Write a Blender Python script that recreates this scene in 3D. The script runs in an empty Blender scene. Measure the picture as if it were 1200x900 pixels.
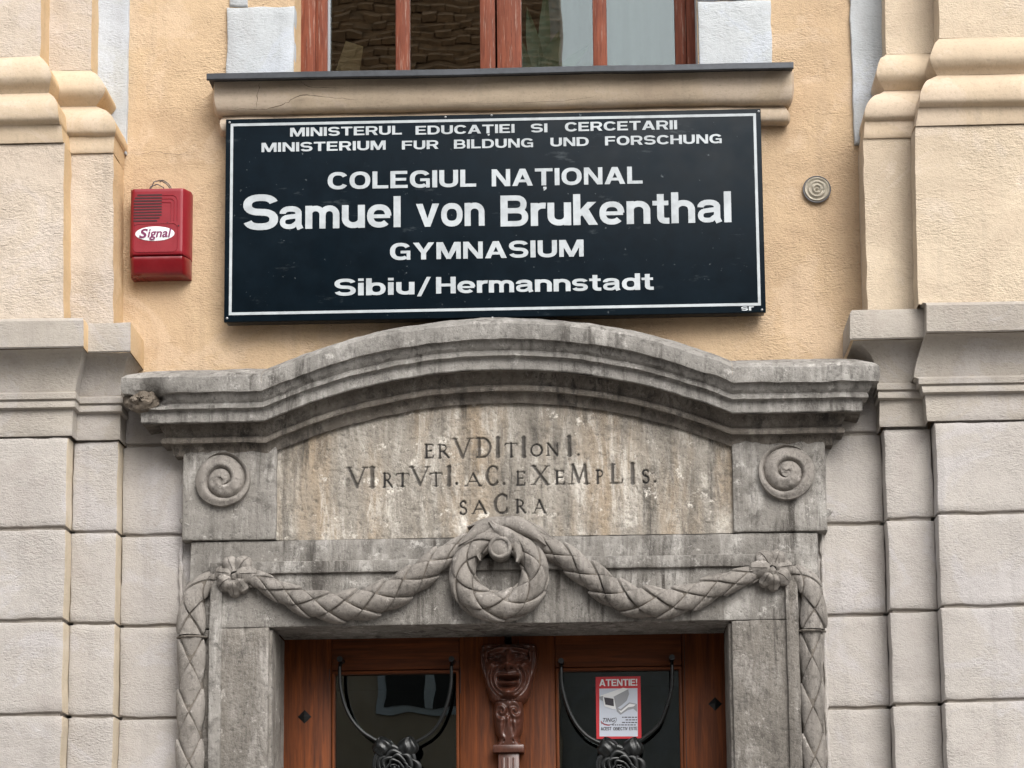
import bpy, math, random
import numpy as np
from mathutils import Matrix, Vector
random.seed(7)
sc = bpy.context.scene
R = math.radians

# ------------------------------------------------------------------ camera
F0 = 2560.0; PPX, PPY = 665.0, 792.0
vz = np.array([445-PPX, -17000-PPY, F0]); vz /= np.linalg.norm(vz)      # world up seen by the camera
vy = np.array([50., 368., F0]); vy -= vz*(vy@vz); vy /= np.linalg.norm(vy)  # into the wall
vx = np.cross(vy, vz)
CAM = np.array([0., -8., 1.6])
cam = bpy.data.cameras.new('camera'); cam.sensor_width = 36; cam.lens = F0/1200*36
cam.shift_x = (600-PPX)/1200; cam.shift_y = (PPY-450)/1200; cam.clip_end = 500; cam.clip_start = .05
co = bpy.data.objects.new('camera', cam); sc.collection.objects.link(co); sc.camera = co
M = Matrix(((vx[0], -vx[1], -vx[2], CAM[0]), (vy[0], -vy[1], -vy[2], CAM[1]), (vz[0], -vz[1], -vz[2], CAM[2]), (0, 0, 0, 1)))
co.matrix_world = M
# ------------------------------------------------------------------ light: soft overcast day
SUN_EL, SUN_AZ = 44, 26            # azimuth: degrees to the right of straight out from the facade
w = bpy.data.worlds.new('World'); sc.world = w; w.use_nodes = True
nt = w.node_tree; bg = nt.nodes['Background']
sky = nt.nodes.new('ShaderNodeTexSky'); sky.sky_type = 'NISHITA'; sky.sun_disc = False
sky.sun_elevation = R(SUN_EL); sky.sun_rotation = R(180-SUN_AZ); sky.air_density = 1.0; sky.dust_density = 3.0; sky.ozone_density = 1.0
hs = nt.nodes.new('ShaderNodeHueSaturation'); hs.inputs['Saturation'].default_value = .16
nt.links.new(sky.outputs[0], hs.inputs['Color']); nt.links.new(hs.outputs[0], bg.inputs[0]); bg.inputs[1].default_value = .125
sl = bpy.data.lights.new('sun', 'SUN'); sl.energy = 1.15; sl.angle = R(42); sl.color = (1, .955, .90)
so = bpy.data.objects.new('sun', sl); sc.collection.objects.link(so); so.location = (6, -10, 14)
sd = Vector((math.sin(R(SUN_AZ))*math.cos(R(SUN_EL)), -math.cos(R(SUN_AZ))*math.cos(R(SUN_EL)), math.sin(R(SUN_EL))))
so.rotation_euler = sd.to_track_quat('Z', 'Y').to_euler()
sc.view_settings.view_transform = 'Standard'; sc.view_settings.look = 'None'
sc.view_settings.exposure = 1.12; sc.view_settings.gamma = 1
sc.cycles.max_bounces = 8; sc.cycles.transparent_max_bounces = 12

# ------------------------------------------------------------------ helpers
def P(px, py, yy=0.):
    """world (x, z) of the survey point (px, py) measured on the vertical plane y = yy"""
    d = np.array([px-PPX, py-PPY, F0]); q = np.array([d@vx, d@vy, d@vz]); t = (yy-CAM[1])/q[1]
    return (CAM+t*q)[[0, 2]]
def PX(px, py, yy=0.): return float(P(px, py, yy)[0])
def PZ(px, py, yy=0.): return float(P(px, py, yy)[1])

def _h(ix, iy, s):
    n = (ix*374761393 + iy*668265263 + s*974634777) & 0xffffffff
    n = ((n ^ (n >> 13))*1274126177) & 0xffffffff
    return ((n ^ (n >> 16)) & 0xffff)/65535.0*2-1
def vn(x, y, s=0):
    x = np.asarray(x, float); y = np.asarray(y, float)
    ix = np.floor(x).astype(np.int64); iy = np.floor(y).astype(np.int64); fx = x-ix; fy = y-iy
    fx = fx*fx*(3-2*fx); fy = fy*fy*(3-2*fy)
    a = _h(ix, iy, s); b = _h(ix+1, iy, s); c = _h(ix, iy+1, s); d = _h(ix+1, iy+1, s)
    return (a*(1-fx)+b*fx)*(1-fy)+(c*(1-fx)+d*fx)*fy
def fbm(x, y, s=0, o=3):
    r = 0; a = 1.; t = 0
    for k in range(o): r = r+a*vn(x*2**k+k*17.3, y*2**k+k*9.1, s+k); t += a; a *= .5
    return r/t

def wloc(o):
    v = np.zeros(3)
    while o: v += np.array(o.location); o = o.parent
    return v
def mesh(name, vs, fs, mat, parent=None, smooth=True, sharp=35, attr=None, fmat=None, loc=None):
    vs = np.asarray(vs, float).reshape(-1, 3)
    me = bpy.data.meshes.new(name)
    base = wloc(parent) if parent else np.zeros(3)
    me.from_pydata((vs-base).tolist(), [], fs if isinstance(fs, list) else fs.tolist()); me.update()
    mats = mat if isinstance(mat, (list, tuple)) else [mat]
    for m in mats: me.materials.append(m)
    if fmat is not None: me.polygons.foreach_set('material_index', np.asarray(fmat, np.int32))
    if smooth:
        me.shade_smooth(); me.set_sharp_from_angle(angle=R(sharp))
    if attr is not None:
        a = me.attributes.new('ink', 'FLOAT', 'POINT'); a.data.foreach_set('value', np.asarray(attr, np.float32).ravel())
    o = bpy.data.objects.new(name, me); sc.collection.objects.link(o)
    if parent: o.parent = parent
    return o
def thing(name, label, cat, loc=(0, 0, 0), group=None):
    o = bpy.data.objects.new(name, None); sc.collection.objects.link(o); o.location = loc; o.empty_display_size = .1
    o['label'] = label; o['category'] = cat
    if group: o['group'] = group
    return o
def gridfaces(ni, nj, closed_i=False, closed_j=False, off=0):
    a = np.arange(ni*nj).reshape(ni, nj)
    if closed_i: a = np.vstack([a, a[:1]])
    if closed_j: a = np.hstack([a, a[:, :1]])
    return np.stack([a[:-1, :-1], a[1:, :-1], a[1:, 1:], a[:-1, 1:]], -1).reshape(-1, 4)+off

def hblock(name, x0, x1, z0, z1, yf, yb, mat, parent, bev=.008, res=.03, amp=.0015, edge=.002, seed=0, fn=None, side=None, sidefaces=None, attrfn=None):
    """A block: its front face is a grid at y=yf (towards the street), edges rounded, sides running back to y=yb.
    side: second material for the sidefaces ('l','r','t','b')."""
    b = min(bev, (x1-x0)*.3, (z1-z0)*.3)
    def ax(a0, a1):
        n = max(2, int((a1-a0-2*b)/res)+1)
        m = np.linspace(a0+b, a1-b, n+1)
        return np.concatenate([[a0, a0, a0+b*.3], m, [a1-b*.3, a1, a1]])
    xs, zs = ax(x0, x1), ax(z0, z1)
    X, Z = np.meshgrid(xs, zs, indexing='ij')
    ex = np.minimum(X-x0, x1-X); ez = np.minimum(Z-z0, z1-Z)
    dx = np.clip(1-ex/b, 0, 1); dz = np.clip(1-ez/b, 0, 1)
    drop = b*(1-np.sqrt(np.clip(1-np.clip(dx**2+dz**2, 0, 1), 0, 1)))
    Y = yf+drop
    Y = Y+amp*fbm(X*9+seed*3.1, Z*9, seed)+amp*.5*vn(X*45, Z*45+seed, seed+5)
    if fn is not None: Y = Y+fn(X, Z)
    X2 = X+edge*fbm(Z*14+seed, X*3, seed+11); Z2 = Z+edge*fbm(X*14+seed, Z*3, seed+23)
    ring = np.zeros(X.shape, bool); ring[0, :] = ring[-1, :] = ring[:, 0] = ring[:, -1] = True
    Y = np.where(ring, yb, Y)
    f = gridfaces(*X.shape)
    fm = None
    if side is not None:
        ni, nj = X.shape; I, J = np.meshgrid(np.arange(ni-1), np.arange(nj-1), indexing='ij')
        fm = np.zeros(I.shape, int)
        if 'l' in sidefaces: fm[I <= 1] = 1
        if 'r' in sidefaces: fm[I >= ni-3] = 1
        if 't' in sidefaces: fm[J >= nj-3] = 1
        if 'b' in sidefaces: fm[J <= 1] = 1
        fm = fm.ravel(); mat = [mat, side]
    at = attrfn(X, Z) if attrfn else None
    return mesh(name, np.stack([X2, Y, Z2], -1), f[:, ::-1] if False else f, mat, parent, attr=at, fmat=fm)

def box(name, x0, x1, y0, y1, z0, z1, mat, parent=None, bev=.0):
    if bev <= 0:
        v = [(x, y, z) for x in (x0, x1) for y in (y0, y1) for z in (z0, z1)]
        f = [(0, 1, 3, 2), (4, 6, 7, 5), (0, 4, 5, 1), (2, 3, 7, 6), (0, 2, 6, 4), (1, 5, 7, 3)]
        return mesh(name, v, f, mat, parent, smooth=False)
    import bmesh
    bm = bmesh.new(); bmesh.ops.create_cube(bm, size=1)
    for v in bm.verts:
        v.co = Vector(((x0+x1)/2+v.co.x*(x1-x0), (y0+y1)/2+v.co.y*(y1-y0), (z0+z1)/2+v.co.z*(z1-z0)))
    bmesh.ops.bevel(bm, geom=bm.edges[:], offset=bev, segments=2, affect='EDGES', profile=.5)
    vs = [tuple(v.co) for v in bm.verts]; fs = [tuple(v.index for v in f.verts) for f in bm.faces]; bm.free()
    return mesh(name, vs, fs, mat, parent)

def tube(name, pts, rad, mat, parent, n=10, caps=True):
    pts = [Vector(p) for p in pts]; k = len(pts); rad = rad if hasattr(rad, '__len__') else [rad]*k
    vs = []; up = None
    for i, p in enumerate(pts):
        t = (pts[min(i+1, k-1)]-pts[max(i-1, 0)]).normalized()
        if up is None: up = t.orthogonal().normalized()
        up = (up-t*up.dot(t)).normalized(); s = t.cross(up)
        for j in range(n):
            a = 2*math.pi*j/n; vs.append(tuple(p+(up*math.cos(a)+s*math.sin(a))*rad[i]))
    fs = gridfaces(k, n, closed_j=True).tolist()
    if caps: fs += [list(range(n)), list(range((k-1)*n, k*n))[::-1]]
    return mesh(name, vs, fs, mat, parent)
def spline(pts, n):
    """Catmull-Rom through rows of numbers"""
    p = np.asarray(pts, float); p = np.vstack([2*p[0]-p[1], p, 2*p[-1]-p[-2]]); out = []
    for i in range(1, len(p)-2):
        for t in np.linspace(0, 1, n, endpoint=False):
            a, b, c, d = p[i-1:i+3]
            out.append(.5*((2*b)+(-a+c)*t+(2*a-5*b+4*c-d)*t*t+(-a+3*b-3*c+d)*t**3))
    out.append(p[-2]); return np.array(out)
def ellipsoid(name, c, r, mat, parent, nu=16, nv=10, rot=0., fn=None):
    vs = []
    for i in range(nv+1):
        th = math.pi*i/nv
        for j in range(nu):
            a = 2*math.pi*j/nu; k = fn(th, a) if fn else 1.
            x, y, z = r[0]*math.sin(th)*math.cos(a)*k, r[1]*math.cos(th)*-1*k, r[2]*math.sin(th)*math.sin(a)*k
            vs.append((c[0]+x*math.cos(rot)-z*math.sin(rot), c[1]+y, c[2]+x*math.sin(rot)+z*math.cos(rot)))
    return mesh(name, vs, gridfaces(nv+1, nu, closed_j=True), mat, parent)

# ------------------------------------------------------------------ materials
class NB:
    def __init__(s, name):
        s.m = bpy.data.materials.new(name); s.m.use_nodes = True; s.t = s.m.node_tree; s.b = s.t.nodes['Principled BSDF']
        g = s.t.nodes.new('ShaderNodeNewGeometry'); s.pos = g.outputs['Position']
    def link(s, a, b): s.t.links.new(a, b)
    def vec(s, sc3, off=(0, 0, 0)):
        m = s.t.nodes.new('ShaderNodeMapping'); m.inputs['Scale'].default_value = sc3; m.inputs['Location'].default_value = off
        s.link(s.pos, m.inputs[0]); return m.outputs[0]
    def noise(s, scale, detail=4, rough=.55, sc3=(1, 1, 1), off=(0, 0, 0), dist=0.):
        n = s.t.nodes.new('ShaderNodeTexNoise'); n.inputs['Scale'].default_value = scale; n.inputs['Detail'].default_value = detail
        n.inputs['Roughness'].default_value = rough; n.inputs['Distortion'].default_value = dist; s.link(s.vec(sc3, off), n.inputs['Vector']); return n.outputs[0]
    def ramp(s, v, lo, hi, a=0., b=1.):
        r = s.t.nodes.new('ShaderNodeMapRange'); r.inputs[1].default_value = lo; r.inputs[2].default_value = hi; r.inputs[3].default_value = a; r.inputs[4].default_value = b
        s.link(v, r.inputs[0]); return r.outputs[0]
    def mix(s, f, a, b, mode='MIX'):
        m = s.t.nodes.new('ShaderNodeMix'); m.data_type = 'RGBA'; m.blend_type = mode
        for x, i in ((f, 0), (a, 6), (b, 7)):
            if isinstance(x, (int, float)): m.inputs[i].default_value = x
            elif isinstance(x, tuple): m.inputs[i].default_value = (*x, 1)
            else: s.link(x, m.inputs[i])
        return m.outputs[2]
    def math(s, op, a, b=0.):
        m = s.t.nodes.new('ShaderNodeMath'); m.operation = op
        for x, i in ((a, 0), (b, 1)):
            if isinstance(x, (int, float)): m.inputs[i].default_value = x
            else: s.link(x, m.inputs[i])
        return m.outputs[0]
    def bump(s, *hs):
        """hs: (socket, strength, distance)"""
        prev = None
        for h, st, d in hs:
            b = s.t.nodes.new('ShaderNodeBump'); b.inputs['Strength'].default_value = st; b.inputs['Distance'].default_value = d
            s.link(h, b.inputs['Height'])
            if prev: s.link(prev, b.inputs['Normal'])
            prev = b.outputs[0]
        s.link(prev, s.b.inputs['Normal'])
    def col(s, c):
        if isinstance(c, tuple): s.b.inputs['Base Color'].default_value = (*c, 1)
        else: s.link(c, s.b.inputs['Base Color'])
    def rough(s, r):
        if isinstance(r, float): s.b.inputs['Roughness'].default_value = r
        else: s.link(r, s.b.inputs['Roughness'])

def plaster(name, c, dirt=(.8, .78, .76), patch=(1.04, 1.03, 1.0), dist=.004, pits=.5, spots=.35, stretch=(1, 1, 2.2)):
    n = NB(name)
    big = n.noise(1.6, 4, .6); mid = n.noise(9, 4, .6, off=(3, 1, 7)); fine = n.noise(70, 3, .6, stretch); grain = n.noise(210, 2, .6)
    cl = n.noise(2.3, 7, .68, off=(31, 2, 4), dist=1.0)
    t = n.mix(n.ramp(big, .35, .65), tuple(x*y for x, y in zip(c, dirt)), tuple(min(1, x*y) for x, y in zip(c, patch)))
    t = n.mix(n.ramp(mid, .3, .75, 0, .35), t, tuple(x*.86 for x in c))
    t = n.mix(n.ramp(cl, .52, .57, 0, .40), t, (min(1, c[0]*1.06), min(1, c[1]*1.09), min(1, c[2]*1.20)))
    t = n.mix(n.ramp(cl, .44, .39, 0, .38), t, (c[0]*.80, c[1]*.76, c[2]*.74))
    t = n.mix(n.ramp(fine, .30, .46, .30, 0), t, tuple(x*.45 for x in c))      # darker in the low spots of the fine grain
    strk = n.noise(1, 5, .6, (16, 16, 1.1), off=(2, 5, 1))
    t = n.mix(n.ramp(strk, .53, .72, 0, .38), t, tuple(x*.62 for x in c))
    v = n.t.nodes.new('ShaderNodeTexVoronoi'); v.inputs['Scale'].default_value = 9; n.link(n.vec((1, 1, 1)), v.inputs['Vector'])
    sp = n.ramp(v.outputs['Distance'], .02, .035, spots, 0)
    t = n.mix(sp, t, (c[0]*.18, c[1]*.17, c[2]*.17))
    oi = n.t.nodes.new('ShaderNodeObjectInfo'); t = n.mix(n.math('MULTIPLY', oi.outputs['Random'], .16), t, tuple(x*.62 for x in c))
    hl = n.math('ABSOLUTE', n.math('SUBTRACT', n.noise(1, 3, .6, (9, 9, 26), off=(6, 6, 1), dist=1.2), .5))
    hp = n.ramp(n.noise(3.2, 4, .7, off=(11, 4, 6)), .55, .70)
    hair = n.math('MULTIPLY', n.ramp(hl, .0, .007, .40, 0), hp)
    t = n.mix(hair, t, tuple(x*.38 for x in c))
    pk = n.math('MULTIPLY', n.ramp(grain, .60, .70, 0, .45), n.ramp(n.noise(8, 4, .7, off=(1, 9, 5)), .42, .60))
    t = n.mix(pk, t, tuple(x*.5 for x in c))
    n.col(t); n.rough(.9)
    patchy = n.ramp(n.noise(4, 4, .65, off=(9, 2, 2)), .38, .62, .06, .85)
    n.bump((n.math('MULTIPLY', fine, patchy), 1.0, dist), (grain, pits, .0030), (n.math('MULTIPLY', hair, -1), .5, .002), (mid, .5, .010))
    return n.m
def stone(name, c=(.215, .192, .165), pale=(.40, .365, .32), dark=(.055, .048, .041), ochre=0., darkamt=.5, paleamt=.5, ink=False, streak=1., rough_d=.004, tool=False):
    n = NB(name)
    a = n.noise(3.0, 6, .65); st = n.noise(1, 8, .72, (13, 13, 2.2), off=(1.7, 0, .4), dist=.7); st2 = n.noise(1, 7, .7, (26, 26, 2.6), off=(5, 1, 2), dist=.5)
    f = n.noise(60, 4, .65); g = n.noise(190, 3, .6)
    t = n.mix(n.ramp(a, .3, .7), tuple(x*.80 for x in c), tuple(x*1.18 for x in c))
    if ochre: t = n.mix(n.ramp(n.noise(1, 4, .6, (6, 6, .9), off=(8.4, 3, 1)), .48, .66, 0, ochre), t, (.40, .275, .15))
    pt_ = n.ramp(n.noise(4.5, 5, .65, off=(21, 3, 5), dist=.8), .42, .58, .12, 1)
    t = n.mix(n.math('MULTIPLY', n.math('MULTIPLY', n.ramp(st, .47, .62), paleamt*streak), pt_), t, pale)
    pt2 = n.ramp(n.noise(3.6, 5, .65, off=(1, 8, 2), dist=.8), .42, .60, .1, 1)
    t = n.mix(n.math('MULTIPLY', n.math('MULTIPLY', n.ramp(st2, .48, .62), darkamt*streak*1.2), pt2), t, dark)
    bl = n.noise(11, 6, .7, off=(4, 4, 4))
    t = n.mix(n.ramp(bl, .55, .68, 0, darkamt*.8), t, dark)
    t = n.mix(n.ramp(n.noise(16, 6, .75, off=(14, 1, 9)), .60, .68, 0, paleamt*.9), t, tuple(min(1, x*1.25) for x in pale))
    t = n.mix(n.ramp(f, .33, .45, .55, 0), t, tuple(x*.35 for x in c))
    t = n.mix(n.ramp(g, .62, .75, 0, .35), t, tuple(min(1, x*1.3) for x in pale))
    hl = n.math('ABSOLUTE', n.math('SUBTRACT', n.noise(1, 5, .65, (22, 22, 9), off=(2, 7, 1), dist=1.5), .5))
    hair = n.math('MULTIPLY', n.ramp(hl, .0, .012, .8, 0), n.ramp(n.noise(4, 4, .7, off=(3, 14, 6)), .48, .60))
    t = n.mix(hair, t, tuple(x*.5 for x in dark))
    h2 = n.math('ABSOLUTE', n.math('SUBTRACT', n.noise(1, 4, .6, (40, 40, 16), off=(12, 7, 1), dist=2.), .5))
    t = n.mix(n.math('MULTIPLY', n.ramp(h2, .0, .014, .55*paleamt, 0), n.ramp(n.noise(3, 4, .7, off=(9, 1, 3)), .50, .60)), t, tuple(min(1, x*1.35) for x in pale))
    if ink:
        at = n.t.nodes.new('ShaderNodeAttribute'); at.attribute_name = 'ink'; t = n.mix(at.outputs['Fac'], t, (.022, .020, .019))
    n.col(t); n.rough(.88)
    hh = [(f, .9, rough_d), (g, .55, .0022), (bl, .5, .012)]
    if tool: hh.append((n.noise(1, 3, .6, (55, 55, 14), off=(1, 1, 1)), .6, .006))
    n.bump(*hh); return n.m
def wood(name, c, c2, sc3=(60, 60, 3), rough=.45, wear=0., coat=.15):
    n = NB(name)
    g = n.noise(1, 5, .6, sc3, dist=.6); big = n.noise(4, 4, .6)
    t = n.mix(n.ramp(g, .35, .65), c, c2); t = n.mix(n.ramp(big, .4, .7, 0, .5), t, tuple(x*.5 for x in c))
    fine = n.noise(1, 3, .6, tuple(x*3 for x in sc3)); t = n.mix(n.ramp(fine, .36, .46, .5, 0), t, tuple(x*.35 for x in c))
    if wear: t = n.mix(n.ramp(n.noise(1, 5, .7, tuple(x*1.6 for x in sc3), off=(3, 3, 3)), .56, .66, 0, wear), t, (.42, .30, .24))
    n.col(t); n.rough(rough); n.b.inputs['Coat Weight'].default_value = coat*.3; n.b.inputs['Coat Roughness'].default_value = .35; n.b.inputs['Specular IOR Level'].default_value = .16
    n.bump((g, .4, .002), (fine, .4, .001)); return n.m
def plain(name, c, r=.5, metal=0., var=.25, bump=.0006, sc=60, coat=0.):
    n = NB(name); a = n.noise(sc, 4, .6); b = n.noise(6, 4, .6)
    t = n.mix(n.ramp(a, .35, .7, 0, var), c, tuple(x*.55 for x in c)); t = n.mix(n.ramp(b, .45, .7, 0, var), t, tuple(min(1, x*1.25) for x in c))
    n.col(t); n.rough(n.ramp(b, .3, .7, max(0, r-.08), min(1, r+.1))); n.b.inputs['Metallic'].default_value = metal; n.b.inputs['Coat Weight'].default_value = coat
    if bump: n.bump((a, .6, bump))
    return n.m
def glass(name, tint, boost, rough=0.0):
    m = bpy.data.materials.new(name); m.use_nodes = True; t = m.node_tree; t.nodes.remove(t.nodes['Principled BSDF'])
    out = t.nodes['Material Output']; tr = t.nodes.new('ShaderNodeBsdfTransparent'); tr.inputs[0].default_value = (*tint, 1)
    gl = t.nodes.new('ShaderNodeBsdfGlossy'); gl.inputs['Roughness'].default_value = rough; gl.inputs[0].default_value = (.92, 1, 1, 1)
    fr = t.nodes.new('ShaderNodeFresnel'); fr.inputs[0].default_value = 1.5
    mu = t.nodes.new('ShaderNodeMath'); mu.operation = 'MULTIPLY'; mu.use_clamp = True; mu.inputs[1].default_value = boost
    g = t.nodes.new('ShaderNodeNewGeometry'); n = t.nodes.new('ShaderNodeTexNoise'); n.inputs['Scale'].default_value = 5; n.inputs['Detail'].default_value = 1
    bp = t.nodes.new('ShaderNodeBump'); bp.inputs['Strength'].default_value = .08; bp.inputs['Distance'].default_value = .003
    t.links.new(g.outputs['Position'], n.inputs['Vector']); t.links.new(n.outputs[0], bp.inputs['Height']); t.links.new(bp.outputs[0], gl.inputs['Normal'])
    mx = t.nodes.new('ShaderNodeMixShader'); t.links.new(fr.outputs[0], mu.inputs[0]); t.links.new(mu.outputs[0], mx.inputs[0])
    t.links.new(tr.outputs[0], mx.inputs[1]); t.links.new(gl.outputs[0], mx.inputs[2]); t.links.new(mx.outputs[0], out.inputs[0]); return m

YEL = plaster('yellow_plaster', (.575, .425, .275), dirt=(.80, .76, .73), dist=.009, pits=.8)
YELR = plaster('yellow_return_paint', (.66, .47, .27), dist=.003, pits=.4, spots=0)
CREL = plaster('dusty_cream_plaster', (.59, .505, .42), dist=.010, pits=.8)
CRER = plaster('cream_plaster', (.63, .525, .40), dist=.008, pits=.8)
CREM = plaster('cream_moulding_paint', (.60, .485, .355), dist=.0012, pits=.25, spots=.1, stretch=(1, 1, 1))
GREY = plaster('grey_beige_plaster', (.455, .424, .397), dirt=(.86, .85, .84), dist=.0055, pits=.8)
LRET = plaster('pale_return_paint', (.56, .48, .37), dist=.003, spots=.1)
GREM = plaster('grey_cornice_plaster', (.40, .365, .325), dist=.006, spots=.1)
WHI = plaster('white_limewash', (.50, .525, .545), dirt=(.86, .87, .88), dist=.005, spots=.1)
TAN = plaster('tan_ledge_plaster', (.54, .44, .33), dist=.0015, pits=.3)
ST = stone('portal_limestone', (.198, .184, .165), pale=(.44, .42, .39), darkamt=.85, paleamt=.75)
STP = stone('inscription_limestone', (.27, .243, .205), pale=(.58, .54, .48), ochre=.40, darkamt=.70, paleamt=1., ink=True, rough_d=.008)
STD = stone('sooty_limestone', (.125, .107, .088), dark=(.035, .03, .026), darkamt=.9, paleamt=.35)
STC = stone('weathered_cornice_limestone', (.23, .217, .198), pale=(.44, .42, .39), darkamt=.8, paleamt=.7)
STG = stone('garland_limestone', (.215, .195, .173), pale=(.40, .37, .34), darkamt=.8, paleamt=.7, streak=.7, rough_d=.0025)
STJ = stone('tooled_jamb_limestone', (.175, .158, .137), pale=(.40, .375, .345), darkamt=.85, paleamt=.7, rough_d=.008, tool=True)
STBR = stone('broken_stone', (.155, .125, .095), darkamt=.5, paleamt=.15)
DOORW = wood('door_oak', (.175, .047, .011), (.060, .018, .007), rough=.6)
DOORH = wood('door_oak_crosswise', (.150, .041, .011), (.055, .017, .007), sc3=(3, 60, 60), rough=.6)
DOORC = wood('carved_oak', (.115, .040, .024), (.065, .024, .015), sc3=(30, 30, 12), rough=.30, coat=1.)
DOORC.node_tree.nodes['Principled BSDF'].inputs['Specular IOR Level'].default_value = .5
WINW = wood('window_wood', (.27, .082, .045), (.155, .045, .028), sc3=(70, 70, 4), wear=.5, rough=.6)
IRON = plain('black_iron', (.012, .013, .013), .32, .3)
FLASH = plain('dark_sheet_metal', (.055, .06, .068), .42, .5, var=.5)
SIGN = plain('navy_board', (.0035, .0085, .0135), .42, 0, var=.6, bump=.0001, sc=14)
_t = SIGN.node_tree; _b = _t.nodes['Principled BSDF']; _l = _b.inputs['Base Color'].links[0].from_socket
_g = _t.nodes.new('ShaderNodeNewGeometry'); _m = _t.nodes.new('ShaderNodeMix'); _m.data_type = 'RGBA'
def _nz(sx, sy, sz_, lo, hi, top, det=5):
    mp = _t.nodes.new('ShaderNodeMapping'); mp.inputs['Scale'].default_value = (sx, sy, sz_); n_ = _t.nodes.new('ShaderNodeTexNoise'); n_.inputs['Scale'].default_value = 1; n_.inputs['Detail'].default_value = det
    n_.inputs['Roughness'].default_value = .7; rr = _t.nodes.new('ShaderNodeMapRange'); rr.inputs[1].default_value = lo; rr.inputs[2].default_value = hi; rr.inputs[4].default_value = top
    _t.links.new(_g.outputs['Position'], mp.inputs[0]); _t.links.new(mp.outputs[0], n_.inputs[0]); _t.links.new(n_.outputs[0], rr.inputs[0]); return rr.outputs[0]
_a = _t.nodes.new('ShaderNodeMath'); _a.operation = 'MAXIMUM'; _t.links.new(_nz(6, 6, 20, .62, .72, .30, 8), _a.inputs[0]); _t.links.new(_nz(40, 40, 40, .70, .75, .8, 3), _a.inputs[1])
_t.links.new(_a.outputs[0], _m.inputs[0]); _t.links.new(_l, _m.inputs[6]); _m.inputs[7].default_value = (.12, .14, .15, 1); _t.links.new(_m.outputs[2], _b.inputs['Base Color'])
SIGN.node_tree.nodes['Principled BSDF'].inputs['Specular IOR Level'].default_value = .07
SIGNF = plain('black_board_rim', (.006, .009, .013), .35)
SILV = plain('silver_lettering', (.44, .475, .495), .5, 0, var=.55, bump=.0, sc=26)
STEEL = plain('steel_screw', (.35, .36, .37), .4, .8)
REDP = plain('red_siren_plastic', (.235, .006, .015), .38, 0, var=.25, bump=.0001, sc=30)
REDL = plain('red_siren_lens', (.17, .002, .006), .3, 0, var=.35, bump=.0002, sc=70, coat=.5)
REDD = plain('siren_slot_dark', (.030, .004, .006), .6)
WHP = plain('white_badge', (.78, .79, .80), .4, var=.05, bump=0)
PURP = plain('badge_print', (.16, .012, .08), .5, var=.1, bump=0)
DISC = plain('grey_glazed_disc', (.42, .38, .31), .45, .25, var=.5, bump=.0012, sc=40)
CABLE = plain('grey_cable', (.09, .09, .10), .5)
STK_R = plain('sticker_red', (.52, .022, .032), .4, var=.05, bump=0)
STK_W = plain('sticker_pale', (.56, .60, .68), .4, var=.06, bump=0)
STK_G = plain('sticker_grey', (.30, .31, .33), .4, var=.05, bump=0)
STK_D = plain('sticker_dark', (.04, .035, .045), .4, var=.05, bump=0)
CRACK = plain('dark_crack_line', (.10, .075, .05), .95)  # dark brown strips that draw the cracks
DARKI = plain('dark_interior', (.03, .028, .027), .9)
GLW = glass('window_glass', (.80, .84, .84), 2.1)
GLD = glass('door_glass', (.55, .62, .60), 2.3)
TILE = plain('old_roof_tile', (.46, .25, .12), .9, var=.9, sc=2.5)
BRW = plaster('ochre_street_wall', (.42, .33, .24), dist=.004)
BRG = plaster('grey_street_wall', (.30, .29, .28), dist=.004)
CURT = plain('pale_curtain', (.20, .215, .205), .9, var=.2)
LEAF = plain('house_plant_leaf', (.10, .16, .085), .5, var=.4)
POT = plain('clay_pot', (.40, .17, .08), .8)
ASPH = plaster('paving', (.16, .155, .15), dist=.004)

# ------------------------------------------------------------------ ground (below the frame) and the street
def struct(o): o['kind'] = 'structure'; return o
struct(box('ground', -60, 60, -60, 20, -.3, -.004, ASPH))
pav = struct(box('pavement', -20, 20, -2.6, .2, -.2, .12, plaster('pavement_stone', (.26, .25, .235)), None, .02))

# ------------------------------------------------------------------ the yellow wall
DX0, DX1, DZ = PX(318, 800, -.115), PX(855, 800, -.115), PZ(590, 730, -.115)     # doorway
SILLZ = (PZ(242, 92, -.16)+PZ(930, 81.5, -.16))/2
WX0, WX1, WZ = PX(345, 60, 0), PX(817.5, 60, 0), SILLZ+.036                    # window opening
wall = thing('yellow_wall', 'rough yellow ochre plaster wall between the two pale pilasters, behind the black sign', 'wall', (0, .1, .12))
def wallgrid(name, x0, x1, z0, z1, mat, holes, res=.025, amp=.006, yy=0.):
    def axis(a0, a1, cuts):
        base = [a0]+sorted(c for c in cuts if a0 < c < a1)+[a1]; out = []
        for p, q in zip(base[:-1], base[1:]):
            out += list(np.linspace(p, q, max(1, int((q-p)/res))+1)[:-1])
        return np.array(out+[a1])
    xs = axis(x0, x1, [h[0] for h in holes]+[h[1] for h in holes]); zs = axis(z0, z1, [h[2] for h in holes]+[h[3] for h in holes])
    X, Z = np.meshgrid(xs, zs, indexing='ij')
    Y = yy+amp*fbm(X*2.2, Z*2.2, 3)+amp*.5*fbm(X*10, Z*10, 8)
    f = gridfaces(*X.shape); cx = (xs[:-1]+xs[1:])/2; cz = (zs[:-1]+zs[1:])/2
    CX, CZ = np.meshgrid(cx, cz, indexing='ij'); keep = np.ones(CX.shape, bool)
    for h in holes: keep &= ~((CX > h[0]) & (CX < h[1]) & (CZ > h[2]) & (CZ < h[3]))
    V = np.stack([X, Y, Z], -1).reshape(-1, 3); F = f[keep.ravel()]
    # back sheet closes the slab
    n = len(V); V2 = V.copy(); V2[:, 1] = .5
    return mesh(name, np.vstack([V, V2]), np.vstack([F, F[:, ::-1]+n]), mat, wall)
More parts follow.
